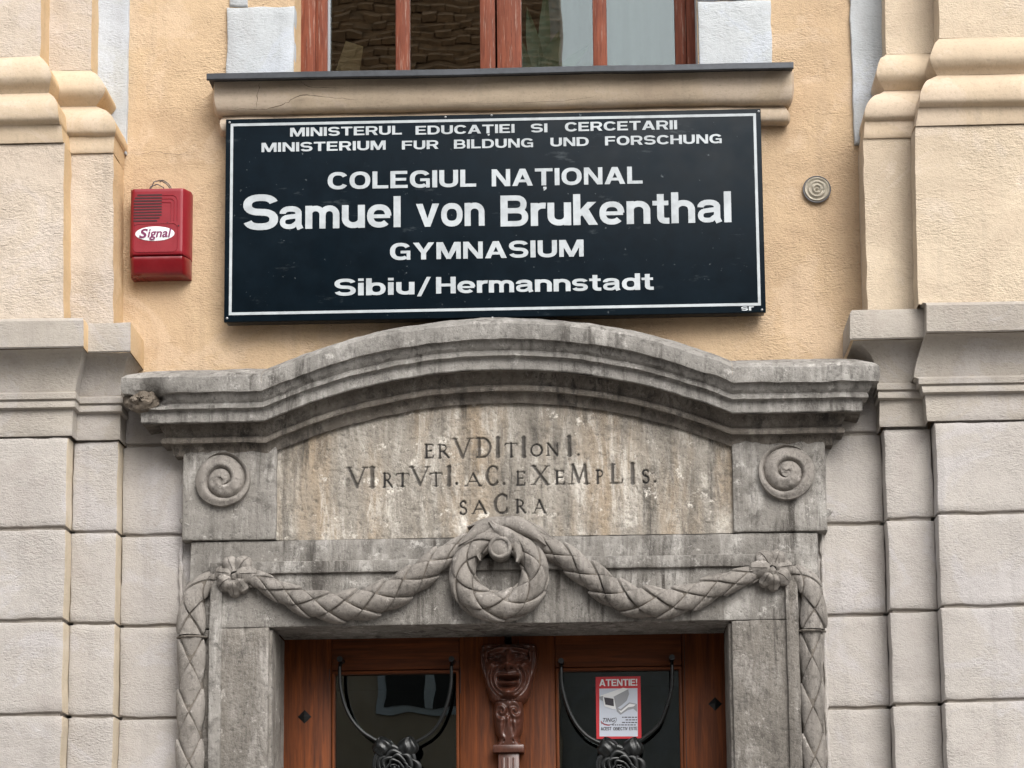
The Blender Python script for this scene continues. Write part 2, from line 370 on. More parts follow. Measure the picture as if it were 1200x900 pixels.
wallgrid('plaster_face', -3.2, 2.6, 3.62, 6.6, YEL, [(WX0, WX1, WZ, 6.3)])
for nm, a in dict(reveal=(WX0-.02, WX0, .0, .5, WZ, 6.3), ).items(): pass
box('window_reveal', WX0-.15, WX0-.001, .012, .49, WZ, 6.3, YELR, wall)
box('window_reveal', WX1+.001, WX1+.15, .012, .49, WZ, 6.3, WHI, wall)
box('window_reveal', WX0-.15, WX1+.15, .012, .49, WZ-.15, WZ-.002, TAN, wall)
def crack(pts, wdt=.0016):
    q = [(*P(x, y, -.004-(d if False else 0)),) for x, y in pts]
    return q
def crackline(pts, yy, parent, wd=.0022, seed=1):
    p = spline([P(x, y, yy) for x, y in pts], 6); rnd = random.Random(seed)
    vs = []; k = len(p)
    for i, (x, z) in enumerate(p):
        t = p[min(i+1, k-1)]-p[max(i-1, 0)]; t = t/np.linalg.norm(t); nrm = np.array([-t[1], t[0]])
        j = rnd.uniform(-.003, .003); ww = wd*rnd.uniform(.3, 1)*(1-abs(2*i/(k-1)-1)**3)
        vs += [(x+nrm[0]*(j+ww), yy, z+nrm[1]*(j+ww)), (x+nrm[0]*(j-ww), yy, z+nrm[1]*(j-ww))]
    return mesh('crack', vs, [(2*i, 2*i+1, 2*i+3, 2*i+2) for i in range(k-1)], CRACK, parent, smooth=False)
crackline([(160, 182), (185, 178), (205, 181), (236, 176)], -.0075, wall, .0012, 5)

# lower wall behind the rustication, with the doorway
lower = thing('ground_floor_wall', 'grey beige ground floor wall core behind the stone door surround', 'wall', (0, .1, .12))
box('wall_core', -6, DX0-.02, .012, .5, .12, 3.63, GREY, lower)
box('wall_core', DX1+.02, 5, .012, .5, .12, 3.63, GREY, lower)
box('wall_core', DX0-.019, DX1+.019, .012, .5, DZ+.03, 3.63, GREY, lower)

# white painted window blocks
wq = thing('window_surround_block', 'white limewashed surround block left of the window, standing on the dark metal sill', 'window surround', (PX(305, 60), 0, WZ), 'white blocks beside the window')
hblock('block', PX(266, 60), PX(344.5, 60), WZ+.001, PZ(300, 9), -.012, .05, WHI, wq, bev=.006, edge=.006, amp=.004, seed=2)
hblock('block', PX(270, 0), PX(291, 0), PZ(300, 8), 6.3, -.010, .05, WHI, wq, bev=.006, edge=.006, amp=.004, seed=3)
wq = thing('window_surround_block', 'white limewashed surround block right of the window, above the right end of the sill', 'window surround', (PX(860, 60), 0, WZ), 'white blocks beside the window')
hblock('block', PX(818.5, 60), PX(904, 60), WZ+.001, PZ(860, 2), -.012, .05, WHI, wq, bev=.006, edge=.005, amp=.004, seed=4)
hblock('block', PX(818.5, 60), PX(890, 60), PZ(860, 0), 6.3, -.012, .05, WHI, wq, bev=.006, edge=.005, amp=.004, seed=5)

# ------------------------------------------------------------------ stepped pilasters
ZC = -.007
def rows_mesh(name, rows, side, mats, parent, xfar, amp=.002, seed=0, sub=.035, wally=.02):
    """rows: (z, dB, xB, dA, xA): front planes y=-d and front edge x of the inner (B) and outer (A) step.
    Builds the stepped moulding from far end over A, step, B, return into the wall."""
    out = []; segm = []
    for r, (z, dB, xB, dA, xA) in enumerate(rows):
        pts = [(xfar, -dA), (xA, -dA), (xA, -dB), (xB, -dB), (xB, wally)]
        line = []; sm = []
        for k in range(4):
            a, b = np.array(pts[k]), np.array(pts[k+1]); n = [22, 4, 8, 5][k]
            for t in np.linspace(0, 1, n, endpoint=False): line.append(a+(b-a)*t); sm.append(k)
        line.append(np.array(pts[4])); out.append([(p[0], p[1], z) for p in line]); segm.append(sm)
    V = np.array(out)
    V[..., 1] += amp*fbm(V[..., 0]*9, V[..., 2]*9+V[..., 1]*5, seed); V[..., 2] += amp*fbm(V[..., 0]*7, V[..., 2]*3+4, seed+3)
    V[..., 0] += amp*.7*fbm(V[..., 2]*12, V[..., 1]*12, seed+6)
    nr, nc = V.shape[:2]; f = gridfaces(nr, nc)
    fm = None
    if isinstance(mats, list):
        fm = np.tile([1 if k in (1, 3) else 0 for k in segm[0]], (nr-1, 1)).ravel()
    return mesh(name, V, f, mats, parent, sharp=40, fmat=fm)
def densify(rows, smooth=True, n=5):
    return [tuple(r) for r in spline(rows, n)]

# measured profile tables:  (left px y, dB, left xB, dA, left xA, right xB, right xA)
def side_rows(tab, side, lx=50):
    out = []
    for (y, dB, lB, dA, lA, rB, rA) in tab:
        z = PZ(lx, y, -dA)+ZC
        if side == 'l': out.append((z, dB, PX(lB, y, -dB), dA, PX(lA, y, -dA)))
        else: out.append((z, dB, PX(rB, y-8, -dB), dA, PX(rA, y-12, -dA)))
    return out
shaft = [(-300, .13, 112, .26, 52, 1032, 1095), (64, .13, 107, .26, 47, 1038, 1101)]
tor1 = [(64, .13, 107, .26, 47, 1038, 1101), (66, .145, 109, .275, 49, 1036, 1099), (69, .17, 113, .295, 52, 1032, 1096), (76, .185, 119, .31, 57, 1029, 1093), (86, .19, 124, .315, 60, 1027, 1090), (94, .18, 122, .305, 59, 1029, 1092), (102, .16, 117, .285, 58, 1033, 1096), (107, .145, 113, .275, 57, 1036, 1099)]
tor2 = [(107, .145, 113, .275, 57, 1036, 1099), (110, .16, 120, .29, 61, 1031, 1092), (113, .185, 125, .31, 64, 1024, 1086), (119, .20, 131, .325, 67, 1018, 1082), (127, .205, 135, .33, 68, 1014, 1079), (137, .20, 136, .325, 69, 1013, 1078), (144, .185, 135, .30, 70, 1014, 1077)]
plin = [(144, .185, 135, .30, 72, 1014, 1076), (147, .18, 134, .295, 72, 1013, 1076), (163, .18, 133, .29, 74, 1012, 1074), (165, .17, 133, .285, 75, 1011, 1072)]
ped = [(166, .17, 133, .28, 75, 1011, 1072), (372, .17, 133, .28, 74, 1017, 1076)]
cor = [(371, .20, 140, .28, 85, 1005, 1080), (371.5, .235, 153, .30, 97, 998, 1085), (374, .24, 153, .31, 98, 996, 1086), (404, .24, 153, .31, 98, 996, 1086), (406, .235, 153, .305, 98, 997, 1086)]
cove = [(407, .225, 152, .295, 97, 1000, 1085), (412, .195, 149, .265, 96, 1009, 1083), (424, .165, 146, .235, 94, 1020, 1079), (440, .145, 143.5, .215, 91, 1027, 1074), (457, .135, 142, .205, 88, 1030, 1071)]
fil = [(457, .135, 142, .205, 88, 1030, 1072), (459, .15, 144, .22, 89, 1028, 1077), (465, .15, 144, .22, 89, 1028, 1077), (467, .138, 142, .208, 88, 1030, 1080), (470, .145, 143, .215, 88, 1029, 1081), (475, .145, 143, .215, 88, 1029, 1082), (478, .125, 141, .195, 85, 1031, 1084)]
band = [(478, .125, 141, .195, 85, 1031, 1084), (506, .125, 141, .195, 85, 1031, 1087), (509, .115, 140, .185, 84, 1033, 1088)]
for side in 'lr':
    far = -6. if side == 'l' else 5.
    word = 'left' if side == 'l' else 'right'
    cm = [CREL, YELR] if side == 'l' else [CRER, CRER]
    t = thing('pilaster', ('dusty cream pilaster with yellow edges, beside the red siren box' if side == 'l' else 'clean cream pilaster beside the small round wall disc'), 'pilaster', (PX(60 if side == 'l' else 1130, 370, -.2), -.2, PZ(50, 371, -.28)), 'stepped pilasters flanking the sign')
    rows_mesh('shaft', [tuple(r) for r in np.linspace(np.array(side_rows(shaft, side)[0]), np.array(side_rows(shaft, side)[1]), 40)], side, cm, t, far, amp=.005, seed=1)
    mm = [CREM, YELR] if side == 'l' else CREM
    rows_mesh('upper_torus', densify(side_rows(tor1, side)), side, mm, t, far, seed=2)
    rows_mesh('lower_torus', densify(side_rows(tor2, side)), side, mm, t, far, seed=3)
    rows_mesh('plinth', densify(side_rows(plin, side), n=3), side, mm, t, far, amp=.003, seed=4)
    r0, r1 = side_rows(ped, side)
    rows_mesh('pedestal', [tuple(r) for r in np.linspace(np.array(r0), np.array(r1), 40)], side, cm, t, far, amp=.005, seed=5)
    t = thing('plaster_cornice', ('grey plaster cornice under the left pilaster, its end painted yellow' if side == 'l' else 'grey plaster cornice under the right pilaster, touching the stone door hood'), 'cornice', (PX(60 if side == 'l' else 1130, 500, -.2), -.2, PZ(50, 509, -.2)), 'grey cornices below the pilasters')
    rows_mesh('fascia', [r for r in side_rows(cor, side)], side, [GREM, YELR] if side == 'l' else GREM, t, far, amp=.003, seed=7)
    rows_mesh('cove', densify(side_rows(cove, side)), side, GREM, t, far, amp=.003, seed=8)
    rows_mesh('fillet_moulding', side_rows(fil, side), side, GREM, t, far, amp=.002, seed=9)
    rows_mesh('frieze_band', densify(side_rows(band, side), n=4), side, GREM, t, far, amp=.003, seed=10)
# white painted strip beside each pilaster shaft
s = thing('white_strip', 'white painted vertical strip on the wall right of the dusty cream pilaster', 'painted strip', (PX(135, 100), 0, PZ(135, 182)), 'white strips edging the yellow wall')
hblock('strip', PX(95, 100, 0), PX(150.5, 100, 0), PZ(140, 182, 0), 6.3, -.022, .03, WHI, s, bev=.006, edge=.004, amp=.004, seed=21, fn=lambda X, Z: .010*np.sin(np.clip((X-PX(112, 100))/(PX(150, 100)-PX(112, 100)), 0, 1)*math.pi))
s = thing('white_strip', 'white painted vertical strip on the wall left of the clean cream pilaster', 'painted strip', (PX(1010, 100), 0, PZ(1010, 165)), 'white strips edging the yellow wall')
hblock('strip', PX(998, 80, 0), PX(1050, 80, 0), PZ(1005, 170, 0), 6.3, -.022, .03, WHI, s, bev=.006, edge=.004, amp=.004, seed=22, fn=lambda X, Z: .010*np.sin(np.clip((X-PX(998, 80))/(PX(1036, 80)-PX(998, 80)), 0, 1)*math.pi))

# ------------------------------------------------------------------ rusticated ground floor: every block its own part
rz = [(PZ(40, y, -.19)+PZ(1150, y2, -.19))/2 for y, y2 in ((510, 493), (617, 602), (724, 712), (834, 823))]
stp = rz[2]-rz[3]
while rz[-1] > .5: rz.append(rz[-1]-stp)
rz[-1] = .12
cols = {'l': [(-6., -3.9, .19), (-3.89, PX(77.5, 600, -.19), .19), (PX(77.5, 600, -.19)+.0, PX(137, 600, -.11), .11), (PX(137, 600, -.11), PX(226, 600, -.03), .03)],
        'r': [(3.1, 5., .19), (PX(1099, 600, -.19), 3.09, .19), (PX(1039, 600, -.11), PX(1099, 600, -.19), .11), (PX(955, 600, -.03), PX(1039, 600, -.11), .03)]}
for side in 'lr':
    t = thing('rusticated_wall', ('grey beige rusticated plaster wall left of the stone door surround' if side == 'l' else 'grey beige rusticated plaster wall right of the stone door surround'), 'wall', (PX(60 if side == 'l' else 1130, 700), -.1, .12), 'banded wall sections flanking the door')
    sgn = 1 if side == 'l' else -1
    k = 0
    for (x0, x1, d) in cols[side]:
        for i in range(len(rz)-1):
            k += 1; g = .0052
            topf = i == 0
            zt, zb = rz[i]-g*.6, rz[i+1]+g
            zt -= .004
            xa, xb = x0, x1
            if d == .19 or d == .11:   # the step returns sit deeper than the joint
                pass
            hblock('block', xa+(.001 if side == 'l' else 0), xb-(0 if side == 'l' else .001), zb, zt, -d, .013+.001*(k % 3), GREY, t, bev=.007, res=.024, amp=.0035, edge=.0045, side=(LRET if side == 'l' and d > .05 else None), sidefaces='r', seed=40+k+(50 if side == 'r' else 0))
    # recessed joints: a core a little behind the block faces
    for (x0, x1, d) in cols[side]:
        box('joint_bed', x0+.012, x1-.012, -d+.015, .0125, .13, rz[0]+.03, GREM, t)
    if side == 'l': xx0, xx1 = cols['l'][3][0], cols['l'][3][1]
    else: xx0, xx1 = cols['r'][3][0], cols['r'][3][1]
    hblock('upper_block', xx0, xx1+.05*(side == 'l'), rz[0]+.006, PZ(200, 452, -.03), -.03, .013, GREY, t, bev=.006, amp=.003, seed=88 if side == 'l' else 89)

for side, px in (('l', 211), ('r', 968)):
    par = [o for o in bpy.data.objects if o.name.startswith('rusticated_wall')][0 if side == 'l' else 1]
    zz = np.linspace(PZ(590, 628), 1.2, 150); x0 = PX(px, 800, -.04)
    tube('mortar_edge', [(x0+.006*float(fbm(z*14, 3.+px, 4)), -.038, z) for z in zz], [.007+.006*float(fbm(z*40, px*1., 7)) for z in zz], GREY, par, 8)
# ------------------------------------------------------------------ window with metal sill
win = thing('wooden_window', 'brown wooden casement window with four tall panes above the dark sill', 'window', (PX(580, 70, .2), .2, WZ))
WY = .20
def wx(px, yy=WY): return PX(px, 60, yy)
zt = 6.3
def wbar(name, a, b, y0, z0, z1, mat=WINW, bev=.004): return box(name, wx(a, y0), wx(b, y0), y0, y0+.07, z0, z1, mat, win, bev)
wbar('frame', 350, 369.5, WY-.015, WZ+.002, zt); wbar('frame', 805, 824, WY-.015, WZ+.002, zt)
fr = wbar('sash_stile', 370, 383.5, WY, WZ+.004, zt); wbar('sash_stile', 562.5, 580.5, WY-.004, WZ+.004, zt)
wbar('sash_stile', 582.5, 611, WY-.012, WZ+.004, zt); wbar('sash_stile', 791.5, 804.5, WY, WZ+.004, zt)
wbar('glazing_bar', 463.5, 480, WY+.006, WZ+.004, zt); wbar('glazing_bar', 695, 711.5, WY+.006, WZ+.004, zt)
box('bottom_rail', wx(369), wx(806), WY+.002, WY+.068, WZ-.05, WZ+.0, WINW, win, .004)
for a, b in ((383.5, 386.5),): wbar('glazing_bead', a, b, WY+.012, WZ+.006, zt, STK_G, .001)
for a, b in ((384, 464), (479.5, 563), (610.5, 695.5), (711, 792)):
    box('pane', wx(a), wx(b), WY+.030, WY+.034, WZ-.01, zt, GLW, win)
box('lintel', WX0-.1, WX1+.1, .005, .49, 6.3, 6.6, YEL, win)
room = thing('curtain', 'pale grey net curtain hanging behind the two right hand window panes', 'curtain', (wx(740), .42, WZ))
xs = np.linspace(wx(640), wx(840), 90); zs = np.linspace(WZ-.05, 6.3, 6); X, Z = np.meshgrid(xs, zs, indexing='ij')
mesh('curtain_cloth', np.stack([X, .42+.012*np.sin(X*75)+.008*np.sin(X*31+1), Z], -1), gridfaces(90, 6), CURT, room)
pl = thing('potted_plant', 'green house plant with long upright leaves standing behind the middle window pane', 'plant', (wx(628), .36, WZ-.12))
def sword(x0, z0, x1, z1, w, y0=.34, lean=-.02):
    vs = []; n = 9
    for i in range(n):
        t = i/(n-1); ww = w*math.sin(math.pi*(.12+.88*t)**.8)*.5 if t < 1 else 0
        cx = x0+(x1-x0)*t+.03*math.sin(t*2)*(x1-x0); cz = z0+(z1-z0)*t; nx = (z1-z0); nz = -(x1-x0); L = math.hypot(nx, nz); nx /= L; nz /= L
        vs += [(cx-nx*ww, y0+lean*t, cz-nz*ww), (cx, y0+lean*t+.006, cz), (cx+nx*ww, y0+lean*t, cz+nz*ww)]
    f = []
    for i in range(n-1):
        for j in range(2): f.append((3*i+j, 3*i+j+1, 3*i+j+4, 3*i+j+3))
    return mesh('leaf', vs, f, LEAF, pl)
for a, b, c, d, w_ in ((640, 80, 655, 38, .07), (632, 80, 618, 10, .06), (648, 82, 690, 55, .05), (636, 80, 640, -20, .05), (620, 80, 600, 30, .05)):
    p, q = P(a, b, .34), P(c, d, .34); sword(p[0], p[1]-.03, q[0], q[1], w_)
a_ = P(632, 100, .34)
tube('pot', [(a_[0], .38, WZ-.35), (a_[0], .38, WZ-.14), (a_[0], .38, WZ-.10)], [.05, .075, .08], POT, pl, 20)
box('inner_sill', WX0-.1, WX1+.1, .274, .9, WZ-.40, WZ-.36, WHP, win)
pl2 = thing('paper_shade', 'brown folded paper shade standing behind the left window pane', 'ornament', (wx(410), .36, WZ-.1))
p0, p1, p2, p3 = P(392, 78, .36), P(405, 48, .36), P(425, 52, .36), P(418, 80, .36)
mesh('shade', [(p0[0], .34, p0[1]-.05), (p1[0], .36, p1[1]), (p2[0], .38, p2[1]), (p3[0], .40, p3[1]-.05), (p0[0]+.02, .42, p0[1]-.05), (p1[0]+.05, .42, p1[1])], [(0, 1, 2, 3), (0, 1, 5, 4), (1, 2, 5), (2, 3, 4, 5)], plain('brown_paper', (.30, .19, .09), .8), pl2, smooth=False)

sill = thing('window_sill', 'dark grey sheet metal window sill running under the brown window', 'sill', (0, -.1, WZ-.02))
sx0, sx1 = PX(242, 88, -.16), PX(930, 76, -.16); sz = SILLZ
bm_ = []
xs = np.linspace(sx0, sx1, 70); sag = .004*fbm(xs*2.2, xs*0, 4)
prof = [(.19, WZ+.006), (-.155, sz+.027), (-.16, sz+.024), (-.16, sz+.003), (-.157, sz), (-.15, sz), (-.15, sz+.016), (.0, sz+.020)]
V = np.array([[(x, y, z+sg*(1 if y < -.1 else .4)) for y, z in prof] for x, sg in zip(xs, sag)])
f = gridfaces(len(xs), len(prof)).tolist(); f += [list(range(len(prof))), [len(prof)*(len(xs)-1)+i for i in range(len(prof))][::-1]]
# keep the flashing in front of the surround: cut its inner part to the opening
V[..., 1] = np.where((V[..., 1] > .1) & ((V[..., 0] < WX0) | (V[..., 0] > WX1)), -.001, V[..., 1])
mesh('flashing', V, f, FLASH, sill, sharp=25)
led = thing('plaster_ledge', 'cracked tan plaster ledge moulding between the metal sill and the black sign', 'ledge', (0, -.05, PZ(590, 150)))
lp = [(90, .098), (94, .100), (102, .102), (110, .101), (117, .096), (124, .086), (129, .070), (132, .045), (136, .060), (142, .064), (149, .056), (153, .035), (156, .0)]
xs = np.linspace(PX(251, 100, -.1), PX(929, 100, -.1), 90); rws = []
pp = spline([(PZ(590, y-2, -d), d) for y, d in lp], 3)
z0_ = pp[0][0]; 
for (z, d) in pp:
    shrink = .104-d
    rws.append([(xs[0]+shrink*.45+(x-xs[0])*(1-shrink*.9/(xs[-1]-xs[0])), -d, z) for x in xs])
V = np.array(rws); 
for a in (0, -1):   # rounded, broken ends
    pass
# close ends back to the wall
L = V[:, :1].copy(); L[..., 1] = .01; Rr = V[:, -1:].copy(); Rr[..., 1] = .01
Lm = V[:, :1].copy(); Lm[..., 0] -= .010; Lm[..., 1] += .03; Lm[..., 1] = np.minimum(Lm[..., 1], 0)
Rm = V[:, -1:].copy(); Rm[..., 0] += .010; Rm[..., 1] += .03; Rm[..., 1] = np.minimum(Rm[..., 1], 0)
V = np.concatenate([L, Lm, V, Rm, Rr], 1)
V[..., 1] += .004*fbm(V[..., 0]*6, V[..., 2]*20, 9); V[..., 2] += .004*fbm(V[..., 0]*5, V[..., 2]*6, 12); V[..., 0] += .006*fbm(V[..., 2]*30, V[..., 1]*30, 14)
top = V[:1].copy(); top[..., 1] = .01; V = np.concatenate([top, V], 0)
mesh('moulding', V, gridfaces(*V.shape[:2]), TAN, led, sharp=50)
crackline([(262, 130), (285, 128), (312, 128), (335, 121), (352, 112), (380, 114), (425, 117)], -.1165, led, .0022, 3)
crackline([(305, 95), (302, 110), (300, 127)], -.1165, led, .0014, 4)
crackline([(352, 94), (362, 101), (400, 103)], -.1165, led, .0014, 8)
crackline([(520, 119), (580, 121), (660, 118), (700, 112)], -.1165, led, .0010, 9)

# ------------------------------------------------------------------ lettering: a heavy extended grotesque drawn from strokes
T_ = .2
def arc(cx, cy, rx, ry, a0, a1, n=14, e=2.35):
    out = []
    for a in np.radians(np.linspace(a0, a1, n)):
        c, s_ = math.cos(a), math.sin(a); out.append((cx+rx*math.copysign(abs(c)**(2/e), c), cy+ry*math.copysign(abs(s_)**(2/e), s_)))
    return out
def mirror(poly, w_): return [(w_-x, y) for x, y in poly][::-1]
def G(ch):
    """returns width, strokes (polyline, thickness), polygons"""
    t = T_; h = t/2
    U = lambda *a: list(a)
    if ch == 'I': return t, [(U((h, 0), (h, 1)), t)], []
    if ch == 'L': return .64, [(U((h, 0), (h, 1)), t), (U((h, .09), (.64, .09)), .18)], []
    if ch in 'EF':
        s_ = [(U((h, 0), (h, 1)), t), (U((h, .91), (.68, .91)), .18), (U((h, .51), (.64, .51)), .16)]
        if ch == 'E': s_.append((U((h, .09), (.70, .09)), .18))
        return (.70 if ch == 'E' else .68), s_, []
    if ch in 'TȚ':
        pg = [[(.34, -.08), (.48, -.08), (.48, -.20), (.40, -.30), (.34, -.28), (.40, -.19), (.34, -.19)]] if ch == 'Ț' else []
        return .74, [(U((0, .91), (.74, .91)), .18), (U((.37, .9), (.37, 0)), t)], pg
    if ch == 'H': return .76, [(U((h, 0), (h, 1)), t), (U((.66, 0), (.66, 1)), t), (U((h, .51), (.66, .51)), .17)], []
    if ch == 'N': return .78, [(U((h, 0), (h, 1)), .18), (U((.69, 0), (.69, 1)), .18)], [[(0, 1), (.22, 1), (.78, 0), (.56, 0)]]
    if ch == 'M': return .96, [(U((.09, 0), (.09, 1)), .18), (U((.87, 0), (.87, 1)), .18)], [[(0, 1), (.26, 1), (.58, 0), (.40, 0)], [(.96, 1), (.70, 1), (.38, 0), (.56, 0)]]
    if ch == 'A':
        l = [(0, 0), (.215, 0), (.535, 1), (.31, 1)]
        return .86, [(U((.18, .29), (.68, .29)), .16)], [l, mirror(l, .86)]
    if ch in 'Vv':
        hh = 1 if ch == 'V' else .74; l = [(0, hh), (.22, hh), (.47, 0), (.29, 0)]; return .76, [], [l, mirror(l, .76)]
    if ch == 'Y':
        l = [(0, 1), (.235, 1), (.50, .42), (.33, .36)]; return .84, [(U((.42, 0), (.42, .5)), t)], [l, mirror(l, .84)]
    if ch == 'U': return .76, [([(h, 1)]+arc(.38, .36, .28, .27, 180, 360)+[(.66, 1)], t)], []
    if ch == 'O': return .84, [(arc(.42, .5, .32, .41, 0, 360, 33), t)], []
    if ch == 'C': return .80, [(arc(.42, .5, .32, .41, 32, 328, 26), t)], []
    if ch == 'G': return .82, [(arc(.42, .5, .32, .41, 32, 310, 26), t), (U((.42, .46), (.80, .46)), .16), (U((.73, .5), (.73, 0)), .15)], []
    if ch in 'Ss':
        k = 1 if ch == 'S' else .74; tt = t*.94 if ch == 'S' else .165; w_ = .76 if ch == 'S' else .60; hh = tt/2*.95
        ry = (k-2*hh)/4
        return w_, [(arc(w_/2, k-hh-ry, w_/2-tt/2, ry, 14, 270, 20)[:-1]+arc(w_/2, hh+ry, w_/2-tt/2, ry, 90, -166, 20), tt)], []
    if ch == 'R': return .78, [(U((h, 0), (h, 1)), t), ([(h, .91)]+arc(.42, .68, .25, .23, 90, -90)+[(h, .45)], .18)], [[(.33, .5), (.55, .5), (.78, 0), (.55, 0)]]
    if ch == 'B': return .78, [(U((h, 0), (h, 1)), t), ([(h, .915)]+arc(.42, .71, .22, .205, 90, -90)+[(h, .505)], .17), ([(h, .505)]+arc(.44, .295, .24, .21, 90, -90)+[(h, .085)], .17)], []
    if ch == 'D': return .80, [(U((h, 0), (h, 1)), t), ([(h, .91)]+arc(.36, .5, .34, .41, 90, -90)+[(h, .09)], .19)], []
    if ch == '/': return .5, [], [[(0, -.12), (.15, -.12), (.5, 1.02), (.35, 1.02)]]
    if ch == '!': return .22, [], [[(0, 1), (.22, 1), (.17, .33), (.05, .33)], [(.01, .21), (.21, .21), (.21, 0), (.01, 0)]]
    X = .74
    if ch == 'l': return t, [(U((h, 0), (h, 1)), t)], []
    if ch == 'i': return t, [(U((h, 0), (h, X)), t), (U((h, .85), (h, 1)), t)], []
    if ch == 'n': return .66, [(U((h, 0), (h, X)), t), (arc(.33, .43, .23, .22, 180, 0, 16, 2.1)+[(.56, 0)], .19)], []
    if ch == 'h': return .66, [(U((h, 0), (h, 1)), t), (arc(.33, .43, .23, .22, 180, 0, 16, 2.1)+[(.56, 0)], .19)], []
    if ch == 'm': return .98, [(U((h, 0), (h, X)), t), (arc(.295, .44, .195, .21, 180, 0, 14, 2.1)+[(.49, 0)], .175), (arc(.685, .44, .195, .21, 180, 0, 14, 2.1)+[(.88, 0)], .185)], []
    if ch == 'u': return .66, [(U((.56, 0), (.56, X)), t), ([(h, X)]+arc(.33, .31, .23, .22, 180, 360, 16, 2.1)+[(.56, .42)], .19)], []
    if ch == 'r': return .40, [(U((h, 0), (h, X)), t), (arc(.35, .40, .25, .25, 180, 78), .19)], []
    if ch == 'o': return .72, [(arc(.36, .37, .26, .285, 0, 360, 29), .185)], []
    if ch == 'e': return .70, [(arc(.35, .37, .255, .285, 0, 318, 24), .18), (U((.12, .36), (.66, .36)), .12)], []
    if ch == 'a': return .68, [([(.095, .50)]+arc(.32, .49, .23, .165, 165, 15, 10)+[(.545, .45), (.545, .14), (.60, 0)], .175), ([(.545, .43)]+arc(.28, .235, .19, .155, 95, 300, 14)+[(.545, .24)], .15)], []
    if ch == 'k': return .66, [(U((h, 0), (h, 1)), t)], [[(.15, .22), (.15, .44), (.40, X), (.64, X)], [(.20, .40), (.40, .56), (.68, 0), (.43, 0)]]
    if ch == 't': return .46, [([(.22, .95)]+[(.22, .25)]+arc(.37, .235, .15, .15, 180, 270, 7)+[(.46, .085)], .19), (U((0, .66), (.44, .66)), .15)], []
    if ch == 'b': return .70, [(U((h, 0), (h, 1)), t), (arc(.37, .37, .24, .285, 0, 360, 25), .18)], []
    if ch == 'd': return .70, [(U((.6, 0), (.6, 1)), t), (arc(.33, .37, .24, .285, 0, 360, 25), .18)], []
    raise KeyError(ch)
def stroke_faces(line, th, sx):
    """ribbon polygon along a polyline; sx keeps the weight heavier on uprights of the stretched face"""
    p = np.array(line, float); keep = [0]+[i for i in range(1, len(p)) if np.linalg.norm(p[i]-p[i-1]) > 1e-5]; p = p[keep]
    closed = np.allclose(p[0], p[-1]) and len(p) > 4
    if closed: p = p[:-1]
    n = len(p); vs = []
    for i in range(n):
        a = p[i-1] if (i > 0 or closed) else p[i]; b = p[(i+1) % n] if (i < n-1 or closed) else p[i]
        d1 = p[i]-a; d2 = b-p[i]
        d1 = d1/np.linalg.norm(d1) if np.linalg.norm(d1) > 1e-9 else None; d2 = d2/np.linalg.norm(d2) if np.linalg.norm(d2) > 1e-9 else None
        if d1 is None: d1 = d2
        if d2 is None: d2 = d1
        n1 = np.array([-d1[1], d1[0]]); n2 = np.array([-d2[1], d2[0]]); m = n1+n2; m /= np.linalg.norm(m); k = min(1.6, 1/max(.3, m@n1))
        vs += [p[i]+m*th/2*k, p[i]-m*th/2*k]
    fs = [(2*i, 2*i+1, 2*i+3, 2*i+2) for i in range(n-1)]
    if closed: fs.append((2*n-2, 2*n-1, 1, 0))
    return vs, fs
def word_shape(txt, gap=.09):
    x = 0; parts = []; 
    for ch in txt:
        w_, st, pg = G(ch)
        for ln, th in st:
            v, f = stroke_faces(ln, th, 1); parts.append(([(a+x, b) for a, b in v], f))
        for q in pg: parts.append(([(a+x, b) for a, b in q], [tuple(range(len(q)))]))
        x += w_+gap
    return x-gap, parts
def put_word(txt, org, ux, uz, x0, x1, zb, zt, y, mat, parent, name='lettering', gap=.09, shear=0.):
    """org+ux*x+uz*z local sign coordinates, cap height from zb to zt"""
    wd, parts = word_shape(txt, gap); V = []; F = []
    for i, (v, f) in enumerate(parts):
        yy = y-.00006*(i % 9)
        o = len(V)
        for a, b in v:
            lx = x0+(a+shear*b)/wd*(x1-x0); lz = zb+b*(zt-zb)
            V.append((org[0]+ux[0]*lx+uz[0]*lz, yy, org[1]+ux[1]*lx+uz[1]*lz))
        F += [tuple(k+o for k in q) for q in f]
    return mesh(name, V, F, mat, parent, smooth=False)

# ------------------------------------------------------------------ the sign
SY = -.085
TL, TR, BR, BL = [P(*a, SY) for a in ((265, 140), (892, 127), (897, 366), (262, 377))]
ctr = (TL+TR+BR+BL)/4; ux = ((TR-TL)+(BR-BL)); ux /= np.linalg.norm(ux); uz = np.array([-ux[1], ux[0]])
SW = (np.linalg.norm(TR-TL)+np.linalg.norm(BR-BL))/2; SH = (np.linalg.norm(TL-BL)+np.linalg.norm(TR-BR))/2
sign = thing('school_sign', 'large black bilingual school name board with silver lettering between the two pilasters', 'sign', (ctr[0], SY, ctr[1]-SH/2))
def sbox(name, a0, a1, b0, b1, y0, y1, mat, bev=0):
    o = box(name, a0, a1, y0, y1, b0, b1, mat, None, bev)
    me = o.data; rt = Matrix(((ux[0], 0, uz[0]), (0, 1, 0), (ux[1], 0, uz[1])))
    off = np.array(sign.location)
    for v in me.vertices:
        q = rt @ v.co; v.co = (q.x+ctr[0]-off[0], q.y-off[1], q.z+ctr[1]-off[2])
    o.parent = sign; return o
hw, hh = SW/2, SH/2
sbox('back_frame', -hw+.004, hw-.004, -hh+.004, hh-.004, SY+.016, -.02, SIGNF, .003)
sbox('board', -hw, hw, -hh, hh, SY, SY+.015, SIGN, .002)
m_, tb = .0185, .0105
sbox('border_line', -hw+m_, hw-m_, hh-m_-tb, hh-m_, SY-.0012, SY-.0002, SILV)
mb = .0255
